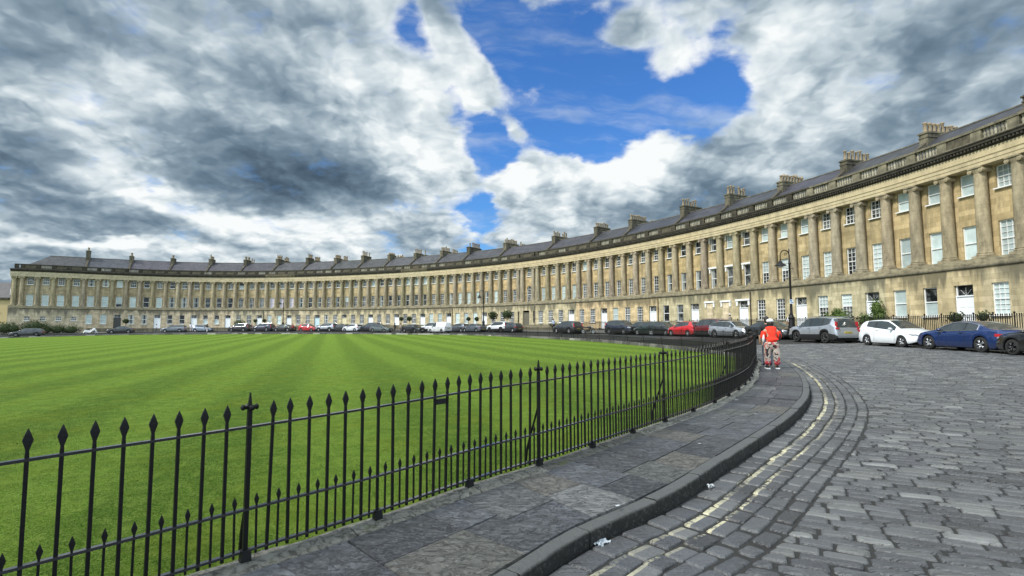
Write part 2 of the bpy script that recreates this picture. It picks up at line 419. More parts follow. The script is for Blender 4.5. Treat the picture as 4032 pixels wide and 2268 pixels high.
# ------------------------------------------------------------------ ground materials
def mat_setts(name, flat=False):
    m, b, bs = new_mat(name); P = b.pos()
    n1 = b.noise(P, 9., 4, .65); n2 = b.noise(P, 55., 3, .6)
    if flat:
        br = b.node('ShaderNodeTexBrick'); br.offset = .5
        v = b.mapping(P, rot=(0, 0, R(27)))
        wv = b.vmath('ADD', v, b.vmath('SCALE', b.noise(v, 1.3, 3, .5, out=1), scale=.12))
        b.put(br.inputs['Vector'], wv); br.inputs['Scale'].default_value = 1.
        br.inputs['Brick Width'].default_value = .31; br.inputs['Row Height'].default_value = .135
        br.inputs['Mortar Size'].default_value = .012; br.inputs['Mortar Smooth'].default_value = .4; br.inputs['Bias'].default_value = -.1
        br.inputs['Color1'].default_value = (.040, .043, .050, 1); br.inputs['Color2'].default_value = (.105, .108, .118, 1); br.inputs['Mortar'].default_value = (.02, .02, .02, 1)
        t = br.outputs[0]
        c = b.mix(b.math('MULTIPLY', n1, .5), t, (.14, .145, .15))
        c = b.mix(b.mapr(b.noise(P, .22, 4, .6), .35, .7, 0, .5), c, b.mix(.5, c, (.04, .042, .046)))
        b.put(bs.inputs['Normal'], b.bump(b.math('SUBTRACT', b.math('MULTIPLY', n1, .3), br.outputs['Fac']), .6, .012))
    else:
        t = b.attr('stone')
        c = b.ramp(t, [(0, (.030, .029, .031)), (.3, (.062, .063, .070)), (.55, (.094, .097, .103)), (.8, (.128, .127, .125)), (1, (.20, .203, .20))])
        c = b.mix(b.mapr(n1, .3, .75, 0, .55), c, b.mix(.6, c, (.035, .036, .04)))
        c = b.mix(b.mapr(n2, .45, .75, 0, .35), c, (.19, .195, .20))
        c = b.mix(b.mapr(b.noise(P, .5, 3, .6), .4, .7, 0, .35), c, b.mix(.5, c, (.05, .052, .04)))
        # ridges worn into many of the stones, along their length
        rv = b.mapping(P, rot=(0, 0, R(27)), scale=(5, 60, 10))
        rd = b.noise(rv, 1., 3, .6); msk = b.mapr(b.noise(P, 2.3, 2), .45, .6)
        c = b.mix(b.math('MULTIPLY', b.mapr(rd, .55, .68), b.math('MULTIPLY', msk, .55)), c, (.03, .03, .032))
        h = b.math('ADD', b.math('MULTIPLY', n1, .6), b.math('MULTIPLY', n2, .35))
        h = b.math('SUBTRACT', h, b.math('MULTIPLY', b.mapr(rd, .5, .7), b.math('MULTIPLY', msk, .6)))
        b.put(bs.inputs['Normal'], b.bump(h, 1., .018))
    b.put(bs.inputs['Base Color'], c)
    b.put(bs.inputs['Roughness'], b.mapr(b.noise(P, 3., 3), .3, .7, .30, .55))
    return m, b, bs, c
M_SETT, *_ = mat_setts('sett_stone')
M_SETTFLAT, *_ = mat_setts('sett_paving', True)
# channel stones carry the worn double yellow line: v of the UV map = metres out from the kerb
M_CHAN, b, bs, c = mat_setts('channel_stone')
uvn = b.node('ShaderNodeUVMap'); _, vv, _ = b.xyz(uvn.outputs[0])
P = b.pos(); wob = b.math('MULTIPLY', b.math('SUBTRACT', b.noise(P, 6., 2), .5), .02)
vv = b.math('ADD', vv, wob)
l1 = b.math('LESS_THAN', b.math('ABSOLUTE', b.math('SUBTRACT', vv, .268)), .037)
l2 = b.math('LESS_THAN', b.math('ABSOLUTE', b.math('SUBTRACT', vv, .452)), .030)
wear = b.mapr(b.math('ADD', b.noise(P, 24., 5, .75), b.math('MULTIPLY', b.attr('stone'), .22)), .51, .59)
wear = b.math('MULTIPLY', wear, b.mapr(b.noise(P, .9, 3, .6), .40, .56, .15, 1.))
_, py_, _ = b.xyz(P); l2 = b.math('MULTIPLY', l2, b.mapr(py_, 6.5, 9.5, 1, .25))
pk = b.math('MULTIPLY', b.math('MAXIMUM', l1, l2), b.math('MULTIPLY', wear, .74))
b.put(bs.inputs['Base Color'], b.mix(pk, c, b.mix(b.noise(P, 30., 3), (.50, .46, .27), (.72, .67, .46))))
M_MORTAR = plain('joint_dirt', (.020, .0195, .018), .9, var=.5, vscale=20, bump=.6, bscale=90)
def mat_flags():
    m, b, bs = new_mat('flagstone'); P = b.pos(); t = b.attr('stone')
    c = b.ramp(t, [(0, (.070, .074, .086)), (.3, (.110, .115, .132)), (.6, (.160, .172, .195)), (.8, (.150, .152, .142)), (.94, (.185, .172, .145)), (1, (.26, .265, .275))])
    Pm = b.mapping(P, rot=(0, 0, R(40)), scale=(1, 2.0, 1))
    n1 = b.noise(Pm, 6., 7, .72, 1.5); n2 = b.noise(P, 45., 4, .7); n3 = b.noise(P, .9, 4, .6)
    c = b.mix(b.mapr(n1, .40, .50, .55, 0), c, b.mix(.6, c, (.018, .018, .020)))
    c = b.mix(b.mapr(n1, .54, .66, 0, .4), c, (.28, .29, .31))
    c = b.mix(b.mapr(n3, .45, .62, 0, .5), c, b.mix(.4, c, (.10, .105, .08)))
    rid = b.math('ABSOLUTE', b.math('SUBTRACT', b.noise(Pm, 5.5, 6, .68, 1.2), .5))
    c = b.mix(b.mapr(rid, 0, .016, .85, 0), c, (.018, .018, .020))  # relief shading painted into the colour as dark crackle lines
    c = b.mix(b.mapr(n2, .52, .66, 0, .4), c, (.24, .245, .25))
    b.put(bs.inputs['Base Color'], c)
    b.put(bs.inputs['Roughness'], b.mapr(n2, .35, .65, .36, .62))
    h = b.math('ADD', b.math('MULTIPLY', n1, 1.4), b.math('MULTIPLY', n2, .2)); h = b.math('ADD', h, b.mapr(rid, 0, .03, 0, .25))
    b.put(bs.inputs['Normal'], b.bump(h, 1., .06))
    return m
M_FLAG = mat_flags()
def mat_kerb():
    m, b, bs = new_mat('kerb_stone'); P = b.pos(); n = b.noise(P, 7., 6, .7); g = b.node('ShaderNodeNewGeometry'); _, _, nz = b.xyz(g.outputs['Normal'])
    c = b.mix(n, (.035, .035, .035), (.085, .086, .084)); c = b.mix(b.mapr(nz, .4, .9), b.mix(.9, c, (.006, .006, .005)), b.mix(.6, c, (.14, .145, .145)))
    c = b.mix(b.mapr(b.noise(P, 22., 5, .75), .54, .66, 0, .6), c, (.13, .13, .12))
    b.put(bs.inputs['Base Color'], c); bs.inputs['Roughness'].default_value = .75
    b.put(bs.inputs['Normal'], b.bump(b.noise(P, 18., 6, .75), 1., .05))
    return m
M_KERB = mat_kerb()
def mat_rubble():
    m, b, bs = new_mat('old_limestone'); P = b.pos(); t = b.attr('stone'); n = b.noise(P, 16., 7, .78, .8); n2 = b.noise(P, 3., 4, .6)
    c = b.ramp(t, [(0, (.05, .05, .045)), (.45, (.12, .118, .105)), (.8, (.24, .235, .205)), (1, (.42, .41, .36))])
    c = b.mix(b.mapr(n, .47, .58, 0, .85), c, (.035, .035, .028)); c = b.mix(b.mapr(n2, .55, .7, 0, .6), c, (.30, .30, .27)); c = b.mix(b.mapr(b.noise(P, 6., 3), .62, .7, 0, .7), c, (.09, .10, .035))
    b.put(bs.inputs['Base Color'], c); bs.inputs['Roughness'].default_value = .9
    b.put(bs.inputs['Normal'], b.bump(n, 1., .04))
    return m
M_RUBBLE = mat_rubble()
def mat_lawn():
    m, b, bs = new_mat('mown_grass'); P = b.pos()
    u, v, _ = b.xyz(b.mapping(P, rot=(0, 0, R(-19.0)), vt='POINT'))        # stripes run towards the middle of the crescent
    u = b.math('ADD', u, b.math('MULTIPLY', b.math('SUBTRACT', b.noise(P, .25, 2), .5), .5))
    w = b.math('SINE', b.math('MULTIPLY', b.math('ADD', u, .6), 2 * math.pi / 2.95))
    w = b.mapr(b.math('ADD', w, b.math('MULTIPLY', b.math('SUBTRACT', b.noise(P, 1.6, 6, .75), .5), 1.7)), -.7, .7, 0, 1, True)
    c = b.mix(w, (.066, .150, .003), (.138, .250, .016))
    n = b.noise(b.mapping(P, rot=(0, 0, R(-19)), scale=(1, 1, 1)), 9., 6, .8); n2 = b.noise(P, 70., 4, .8); n3 = b.noise(P, .8, 6, .7); n4 = b.noise(P, 26., 3, .7)
    c = b.mix(b.mapr(n, .45, .60, 0, .6), c, b.mix(.55, c, (.028, .062, .002)))
    c = b.mix(b.mapr(n4, .50, .62, 0, .5), c, (.20, .27, .05)); c = b.mix(b.mapr(n2, .50, .62, 0, .8), c, (.24, .30, .075)); c = b.mix(b.mapr(n2, .38, .49, .9, 0), c, (.022, .05, .002))
    c = b.mix(b.mapr(n3, .48, .64, 0, .5), c, (.135, .175, .010))
    n5 = b.noise(P, 3.6, 7, .85); c = b.mix(b.mapr(n5, .44, .50, .5, 0), c, b.mix(.5, c, (.030, .075, .002))); c = b.mix(b.mapr(n5, .52, .58, 0, .35), c, (.20, .29, .045))
    b.put(bs.inputs['Base Color'], c); bs.inputs['Roughness'].default_value = .9; bs.inputs['Specular IOR Level'].default_value = .12
    h = b.math('ADD', n2, b.math('MULTIPLY', n, .8)); b.put(bs.inputs['Normal'], b.bump(h, 1., .04))
    return m
M_LAWN = mat_lawn()
M_EARTH = plain('rough_grass', (.06, .10, .025), .9, var=.4, vscale=.3)
M_PAVE2 = plain('pale_flags', (.16, .155, .14), .8, var=.35, vscale=1.6, bump=.3, bscale=9)

# ------------------------------------------------------------------ ground
def grid_strip(name, A, B, nb, zf, mat, parent=None, uv=False):
    """sheet between two lists of xy points, nb cells across"""
    n = len(A); A = np.array([(p[0], p[1]) for p in A]); B = np.array([(p[0], p[1]) for p in B])
    T = np.linspace(0, 1, nb + 1)
    XY = A[:, None] * (1 - T)[None, :, None] + B[:, None] * T[None, :, None]
    Z = zf(XY[..., 0], XY[..., 1], T[None, :] + 0 * XY[..., 0])
    V = np.concatenate([XY, Z[..., None]], -1).reshape(-1, 3)
    F = [(i * (nb + 1) + j, i * (nb + 1) + j + 1, (i + 1) * (nb + 1) + j + 1, (i + 1) * (nb + 1) + j) for i in range(n - 1) for j in range(nb)]
    me = mesh_from(name, V.tolist(), F, [mat], smooth=True)
    o = bpy.data.objects.new(name, me); link(o, parent)
    return o
def resample(P, n):
    P = np.array([(p[0], p[1]) for p in P]); s = np.r_[0, np.cumsum(np.hypot(*np.diff(P, axis=0).T))]
    t = np.linspace(0, s[-1], n)
    return np.c_[np.interp(t, s, P[:, 0]), np.interp(t, s, P[:, 1])]
g0 = MB(); n = 72; vs = [(0, 60, -2.2)] + [(1800 * math.cos(2 * math.pi * k / n), 60 + 1800 * math.sin(2 * math.pi * k / n), -2.2) for k in range(n)]
g0.add(vs, [(0, 1 + k, 1 + (k + 1) % n) for k in range(n)])
tag(g0.obj('ground', M_EARTH), kind='structure')

def KD(s): return float(np.interp(s, [0, 60, 120, 150, 190], [6.2, 6.0, 6.2, 6.8, 7.4]))
inner = resample([tuple(p) for p in KC] , 150)[: ] ; far_in = [tuple(p) for p in FC if FSa[FC.index(p)] > fence_s(10.75, 32.6)] if False else None
i0 = int(np.searchsorted(FSa, fence_s(10.5, 32.9)))
innerL = [(p.x, p.y) for p in KC] + [(p.x, p.y) for p in FC[i0:]]
outS = np.concatenate([np.linspace(SC[-1] + 42, SC[-1], 12)[:-1], np.linspace(SC[-1], 0, 200)[:-1], np.linspace(0, -24, 14)])
outerL = [tuple(crescent(s, KD(s))[0])[:2] for s in outS]
# pair the two sides by direction so the ruled sheet stays regular
A = resample(innerL, 420); B = resample(outerL, 420)
na = int(np.argmin(np.hypot(A[:, 0] - 10.72, A[:, 1] - 28.2)) ); nb_ = int(np.argmin(np.hypot(B[:, 0] - 22.9, B[:, 1] - 29)))
A = np.vstack([resample(A[:na + 1], 120), resample(A[na:], 300)[1:]]); B = np.vstack([resample(B[:nb_ + 1], 120), resample(B[nb_:], 300)[1:]])
road = grid_strip('road', A, B, 26, lambda x, y, t: gr(x, y) - .022, M_SETTFLAT); tag(road, kind='structure')
# pavement and forecourts in front of the houses, with their kerb
def WL(s): return float(np.interp(s, [-20, 0, 20, 50, 80, 190], [.3, .55, .6, .95, 1.15, 1.1]))
vs = []; fs = []; mi = []
for s in outS[::-1]:
    kd = KD(s); p, a = crescent(s, kd); zr = gr(p.x, p.y); w = WL(s)
    for d, z in ((kd, zr - .1), (kd, zr + .12), (kd - .03, zr + .14), (kd - .3, zr + .15), (kd - 2.2, zr + .15 + (w - zr - .15) * .55), (2.4, w), (-.6, w)):
        q, _ = crescent(s, d); vs.append((q.x, q.y, z))
for i in range(len(outS) - 1):
    for j in range(6):
        fs.append((i * 7 + j, (i + 1) * 7 + j, (i + 1) * 7 + j + 1, i * 7 + j + 1)); mi.append(0 if j < 3 else 1)
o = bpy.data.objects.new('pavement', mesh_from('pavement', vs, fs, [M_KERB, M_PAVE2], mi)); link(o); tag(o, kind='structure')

# lawn
ia = int(np.searchsorted(FSa, S_APEX))
nearL = [(p.x, p.y) for p in FC[:ia + 1]][::-1] + [(-60, -60)]; farL = [(p.x, p.y) for p in FC[ia:]] + [(-190, 20)]
def lawn_z(x, y, t):
    e = np.clip((y - 12) / 20, 0, 1)
    return gr(x, y) + .09 - .20 * e
NL = resample(nearL, 260); FL = resample(farL, 260)
lawn = grid_strip('lawn', NL, FL, 60, lawn_z, M_LAWN); tag(lawn, kind='structure')

# ---- setts: one stone = 12 vertices, 9 faces
def setts_mesh(name, rows, mat, uvv=None):
    """rows: x, y, angle, half length, half width, z, tint, v(metres from the kerb)"""
    rows = np.array(rows); n = len(rows); rg = np.random.default_rng(3)
    base = np.array([(-1, -1), (1, -1), (1, 1), (-1, 1)], float)
    LV = ((0., -.05), (.003, -.017), (.008, -.006), (.018, .0), (.030, .0015)); m8 = 8 * len(LV)
    V = np.zeros((n, m8, 3)); UV = np.zeros((n, m8, 2))
    ca = np.cos(rows[:, 2])[:, None]; sa = np.sin(rows[:, 2])[:, None]
    jit = rg.normal(0, .004, (n, 4, 2)); tilt = rg.normal(0, .022, (n, 2)); dz = rg.normal(0, .0035, n); cr = rg.uniform(.010, .024, (n, 1))
    for k, (ins, dzz) in enumerate(LV):
        lx = base[None, :, 0] * (rows[:, 3, None] - ins) + jit[..., 0]; ly = base[None, :, 1] * (rows[:, 4, None] - ins * .8) + jit[..., 1]
        if rows.shape[1] > 8: lx = lx + np.where(np.isnan(rows[:, 8:12]), 0, rows[:, 8:12] - base[None, :, 0] * rows[:, 3, None])
        L8 = np.zeros((n, 8, 2)); Pc = np.stack([lx, ly], -1)
        for q_ in range(4):
            for s_, nb_i in ((0, (q_ + 3) % 4), (1, (q_ + 1) % 4)):
                e_ = Pc[:, nb_i] - Pc[:, q_]; ln_ = np.linalg.norm(e_, axis=1)[:, None] + 1e-6
                L8[:, q_ * 2 + s_] = Pc[:, q_] + e_ / ln_ * np.minimum(cr, ln_ * .3)
        lx, ly = L8[..., 0], L8[..., 1]
        V[:, k * 8:k * 8 + 8, 0] = rows[:, 0, None] + lx * ca - ly * sa; V[:, k * 8:k * 8 + 8, 1] = rows[:, 1, None] + lx * sa + ly * ca
        V[:, k * 8:k * 8 + 8, 2] = rows[:, 5, None] + dzz + (dz[:, None] + tilt[:, :1] * lx + tilt[:, 1:] * ly if k else 0)
        UV[:, k * 8:k * 8 + 8, 0] = lx; UV[:, k * 8:k * 8 + 8, 1] = rows[:, 7, None] - ly
    nL = len(LV); q = [(k * 8 + i, k * 8 + (i + 1) % 8, k * 8 + 8 + (i + 1) % 8, k * 8 + 8 + i) for k in range(nL - 1) for i in range(8)]
    F = (np.array(q)[None] + (np.arange(n) * m8)[:, None, None]).reshape(-1, 4).tolist()
    T8 = (np.arange(8)[None] + (np.arange(n) * m8 + 8 * (nL - 1))[:, None]).tolist()
    me = mesh_from(name, V.reshape(-1, 3).tolist(), F + T8, [mat], uvs=UV.reshape(-1, 2), smooth=False, tint=np.r_[np.repeat(rows[:, 6], len(q)), rows[:, 6]])
    o = bpy.data.objects.new(name, me); link(o)
    return o
rg = np.random.default_rng(11)
CH = [.225, .19, .18, .17, .155]              # widths of the channel rows
rows = []; off = .012
s_a = kerb_s(-1.6, 1.6); s_b = kerb_s(11.05, 29.5)
for wi, w in enumerate(CH):
    s = s_a
    while s < s_b:
        L = rg.uniform(.2, .36) if wi else rg.uniform(.24, .4)
        if s > kerb_s(9, 17): L *= 1.15
        p, t = kerb_at(s + L / 2); nrm = Vector((t.y, -t.x, 0)); c = p + nrm * (off + w / 2 + rg.normal(0, .004))
        rows.append((c.x, c.y, math.atan2(t.y, t.x), L / 2 - .007, w / 2 - .0055, 0, np.clip(rg.normal(.45, .2), 0, 1), off + w / 2))
        s += L
    off += w
BAND = off
rows = np.array(rows); rows[:, 5] = gr(rows[:, 0], rows[:, 1])
o = setts_mesh('road_channel', rows, M_CHAN); tag(o, kind='structure')
th = R(-27); ex = np.array((math.cos(th), math.sin(th))); ey = np.array((-ex[1], ex[0]))
cand = []
v = -6.
while v < 46:
    pitch = .134 + rg.uniform(-.014, .014)
    bend = 0; u = -18 + rg.uniform(0, .3)
    while u < 24:
        L = rg.uniform(.24, .41) + (.05 if rg.random() < .1 else 0)
        cc = ex * (u + L / 2) + ey * (v + pitch / 2 + .016 * math.sin(u * .5 + v * .3))
        cand.append((cc[0], cc[1], th + bend + .008 * math.cos(u * .5 + v * .3) + rg.normal(0, .008), L / 2 - (rg.uniform(.005, .008) if rg.random() < .7 else rg.uniform(.009, .014)), pitch / 2 - rg.uniform(.0045, .007), 0, np.clip(rg.normal(.48, .27), 0, 1), 9.))
        u += L
    v += pitch
cand = np.array(cand)
x, y = cand[:, 0], cand[:, 1]
keep = (y > 1.6) & (y < 34) & (x < 1.1 * y + 1.6)
cand = cand[keep]; x, y = cand[:, 0], cand[:, 1]
K2 = KCa[:, :2]; T2 = np.gradient(K2, axis=0); T2 /= np.linalg.norm(T2, axis=1)[:, None]
idx = np.argmin(((cand[:, None, :2] - K2[None]) ** 2).sum(-1), 1); dv = cand[:, :2] - K2[idx]
sd = dv[:, 0] * T2[idx][:, 1] - dv[:, 1] * T2[idx][:, 0]
OB = np.array([tuple(crescent(s, KD(s))[0])[:2] for s in np.linspace(SC[-1] + 30, 130, 200)])
jx = np.argmin(((cand[:, None, :2] - OB[None]) ** 2).sum(-1), 1)
nrm = np.c_[T2[idx][:, 1], -T2[idx][:, 0]]; eu = np.c_[np.cos(cand[:, 2]), np.sin(cand[:, 2])]
g = (nrm * eu).sum(1); g = np.where(np.abs(g) < .05, .05, g); ext = np.abs(g) * cand[:, 3] + .018
cut = (sd - ext < BAND) & (sd + ext > BAND + .07)
ev = np.c_[-eu[:, 1], eu[:, 0]]; gv = (nrm * ev).sum(1); hw_ = cand[:, 4]
cor = np.full((len(cand), 4), np.nan)
for q_, (cu, cv) in enumerate(((-1, -1), (1, -1), (1, 1), (-1, 1))):
    ub = (BAND + .012 - sd - gv * cv * hw_) / g                 # where this corner's edge meets the channel
    lim = np.maximum(cu * cand[:, 3], ub) if True else 0
    lim = np.where(g > 0, np.maximum(cu * cand[:, 3], ub), np.minimum(cu * cand[:, 3], ub))
    cor[:, q_] = np.where(cut, lim, np.nan)
ln = np.where(cut, (cor[:, 1] - cor[:, 0] + cor[:, 2] - cor[:, 3]) / 4, cand[:, 3])
cand = np.c_[cand, cor]
keep = ((sd - ext >= BAND) | cut) & (ln > .022) & (cand[:, 0] < OB[jx][:, 0] - .15)
F2 = FCa[(FCa[:, 1] > 27) & (FCa[:, 1] < 40)][:, :2]; fi = np.argmin(((cand[:, None, :2] - F2[None]) ** 2).sum(-1), 1)
keep &= (cand[:, 1] < 29) | (cand[:, 0] > F2[fi][:, 0] + .35)
cand = cand[keep]; cand[:, 5] = gr(cand[:, 0], cand[:, 1])
o = setts_mesh('road_setts', cand, M_SETT); tag(o, kind='structure')
# joint filling under the laid setts
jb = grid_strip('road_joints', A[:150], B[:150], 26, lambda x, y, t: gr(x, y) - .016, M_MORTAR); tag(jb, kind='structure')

# ---- near pavement: flagstones between the railing kerb and the road kerb
sK = np.arange(kerb_s(-4, -1.1), KS[-1], .2)
def pair(sf):
    f, t = fence_at(sf); i = int(np.argmin((KCa[:, 0] - f.x) ** 2 + (KCa[:, 1] - f.y) ** 2))
    return f, Vector(KCa[i]), t
def pav(sf, t, dz=0.):
    f, k, _ = pair(sf)
    a = f + Vector((0, 0, -.035)); q = k
    L = (q - a).xy.length if hasattr((q - a), 'xy') else (q - a).length
    w0 = .17 / max(L, .4); w1 = 1 - .130 / max(L, .4)
    p = a.lerp(q, w0 + (w1 - w0) * t)
    return (p.x, p.y, p.z + dz)
slab = MB(); base = MB()
sf = fence_s(-6, -.9); send = fence_s(10.5, 31.5)
jn = rnd.random
while sf < send:
    f, k, _ = pair(sf); W = (k - f).length
    dl = rnd.uniform(.42, .66); nn = max(1, round(W / rnd.uniform(.5, .72)))
    cuts = [0] + sorted([(i + rnd.uniform(-.18, .18)) / nn for i in range(1, nn)]) + [1]
    for a_, c_ in zip(cuts, cuts[1:]):
        g = .008; dzz = rnd.uniform(-.004, .004); tn = rnd.random() ** 1.1
        sub = 2 if rnd.random() < .12 else 1
        for q in range(sub):
            s0 = sf + dl * q / sub + g; s1 = sf + dl * (q + 1) / sub - g; e = g / max(W, .3)
            quad = [pav(s0, a_ + e, dzz), pav(s1, a_ + e, dzz), pav(s1, c_ - e, dzz), pav(s0, c_ - e, dzz)]
            mid = [(x_, y_, z_ - .02) for x_, y_, z_ in quad]
            slab.add(quad + mid, [(3, 2, 1, 0), (0, 1, 5, 4), (1, 2, 6, 5), (2, 3, 7, 6), (3, 0, 4, 7)], tint=tn)
    f0, f1 = pair(sf), pair(sf + dl)
    base.add([pav(sf, -.1, -.014), pav(sf + dl, -.1, -.014), pav(sf + dl, 1.1, -.014), pav(sf, 1.1, -.014)], [(3, 2, 1, 0)])
    sf += dl
po = slab.obj('pavement', [M_FLAG]); tag(po, kind='structure')
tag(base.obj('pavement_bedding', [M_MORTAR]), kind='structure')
# road kerb of long stones
kb = MB(); s = kerb_s(-4, -1.1)
while s < KS[-1] - .2:
    L = rnd.uniform(.75, 1.25); e = min(s + L, KS[-1]); n = 12; vs = []; jz = rnd.uniform(-.006, .006); jo = rnd.uniform(-.006, .006)
    for i in range(n + 1):
        p, t = kerb_at(s + .006 + (e - s - .012) * i / n); nr = Vector((t.y, -t.x, 0)); zr = gr(p.x, p.y) - .03
        wob = rnd.uniform(-.008, .005)
        for d, z in ((0., zr), (.004 + wob, p.z - .022 + wob * .5), (-.007 + wob, p.z - .006 + wob * .4), (-.020 + wob, p.z - .001), (-.125, p.z - .002), (-.125, p.z - .05)):
            q = p + nr * (d + jo); vs.append((q.x, q.y, z + (jz if z > zr else 0)))
    fs = [(i * 6 + j, (i + 1) * 6 + j, (i + 1) * 6 + j + 1, i * 6 + j + 1) for i in range(n) for j in range(5)]
    fs += [tuple(range(5, -1, -1)), tuple(range(n * 6, n * 6 + 6))]
    fs = [tuple(reversed(f_)) for f_ in fs]
    kb.add(vs, fs, tint=rnd.random()); s = e
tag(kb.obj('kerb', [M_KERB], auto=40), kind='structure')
# rough stone plinth under the railing
pl = MB(); s = fence_s(-6, -.9); rr = random.Random(5)
while s < FSa[-1] - 2:
    near = s < S_APEX
    L = rr.uniform(.7, 1.3) if near else rr.uniform(.8, 1.6)
    n = 6 if s < S_APEX else 2; vs = []; far = 0 if near else 1
    wl, wr_, top = (.09, rr.uniform(.15, .24), rr.uniform(-.003, .005)) if near else (.14, .16, rr.uniform(-.03, .03))
    for i in range(n + 1):
        p, t = fence_at(s + .006 + (L - .012) * i / n); nr = Vector((t.y, -t.x, 0)); j = lambda k=.012: rr.uniform(-k, k)
        zt = p.z - .03 + top if near else p.z - .02 + top
        for d, z in ((wr_ + j(.02), p.z - (.06 if near else .3)), (wr_ - .03 + j(.02), zt - .02 + j(.006)), (.05 + j(), zt + j(.006)), (-.03 + j(), zt + .004 + j(.006)), (-wl + j(), zt - .015 + j()), (-wl - .02, p.z - .45)):
            q = p + nr * d; vs.append((q.x, q.y, z))
    fs = [(i * 6 + jj + 1, (i + 1) * 6 + jj + 1, (i + 1) * 6 + jj, i * 6 + jj) for i in range(n) for jj in range(5)]
    fs += [tuple(range(0, 6)), tuple(range(n * 6 + 5, n * 6 - 1, -1))]
    tn = rr.random() ** (1.0 if near else 1.4)
    if not near and rr.random() < .05: tn = 1.
    pl.add(vs, fs, tint=tn if not near else .45 + .5 * tn); s += L
po = pl.obj('stone_kerb', [M_RUBBLE], auto=50)
tag(po, 'low rough limestone kerb carrying the black lawn railing', 'stone kerb')

# ---- blades of grass, as far as they can be told apart
rg2 = np.random.default_rng(8); nbl = 240000
q = np.c_[rg2.uniform(-9, 9, nbl), 1.2 + 12.8 * rg2.random(nbl) ** 1.25]
fi = np.argmin(((q[:, None, :] - FCa[None, ::3, :2][:, :260]) ** 2).sum(-1), 1) if False else None
FN = FCa[(FCa[:, 1] > -3) & (FCa[:, 1] < 20) & (FCa[:, 0] < 12)][:, :2][::2]; TN = np.gradient(FN, axis=0); TN /= np.linalg.norm(TN, axis=1)[:, None]
keepl = np.zeros(nbl, bool)
for a_ in range(0, nbl, 20000):
    qq = q[a_:a_ + 20000]; j = np.argmin(((qq[:, None] - FN[None]) ** 2).sum(-1), 1); dd_ = qq - FN[j]
    keepl[a_:a_ + 20000] = (dd_[:, 0] * TN[j][:, 1] - dd_[:, 1] * TN[j][:, 0]) < -.085
keepl &= (q[:, 0] > -1.12 * q[:, 1] - .5)
keepl &= rg2.random(nbl) < np.clip((14 - q[:, 1]) / 9, 0, 1)
q = q[keepl]; n = len(q); z0 = lawn_z(q[:, 0], q[:, 1], 0) - .004
ang = rg2.uniform(0, 2 * np.pi, n); hgt = rg2.uniform(.008, .019, n); wd = rg2.uniform(.0016, .0034, n) * (1 + q[:, 1] * .10); la = rg2.normal(0, .55, (n, 2)) * hgt[:, None]
V = np.zeros((n, 3, 3)); V[:, 0, 0] = q[:, 0] - np.cos(ang) * wd; V[:, 0, 1] = q[:, 1] - np.sin(ang) * wd; V[:, 1, 0] = q[:, 0] + np.cos(ang) * wd; V[:, 1, 1] = q[:, 1] + np.sin(ang) * wd
V[:, 2, :2] = q + la; V[:, :2, 2] = z0[:, None]; V[:, 2, 2] = z0 + hgt
mg, b, bs = new_mat('grass_blade'); tt = b.attr('stone')
u_, v_, _ = b.xyz(b.mapping(b.pos(), rot=(0, 0, R(-19.0)))); w_ = b.mapr(b.math('SINE', b.math('MULTIPLY', b.math('ADD', u_, .6), 2 * math.pi / 2.95)), -.7, .7, 0, 1, True)
b.put(bs.inputs['Base Color'], b.mix(1., b.ramp(tt, [(0, (.045, .095, .004)), (.5, (.095, .175, .012)), (.85, (.125, .215, .025)), (1, (.18, .24, .05))]), b.mix(w_, (.58, .70, .45), (1.35, 1.28, 1.7)), 'MULTIPLY')); bs.inputs['Roughness'].default_value = .6; bs.inputs['Specular IOR Level'].default_value = .2
me = mesh_from('grass', V.reshape(-1, 3).tolist(), np.arange(n * 3).reshape(-1, 3).tolist(), [mg], tint=rg2.random(n))
tag(link(bpy.data.objects.new('grass', me)), kind='stuff')
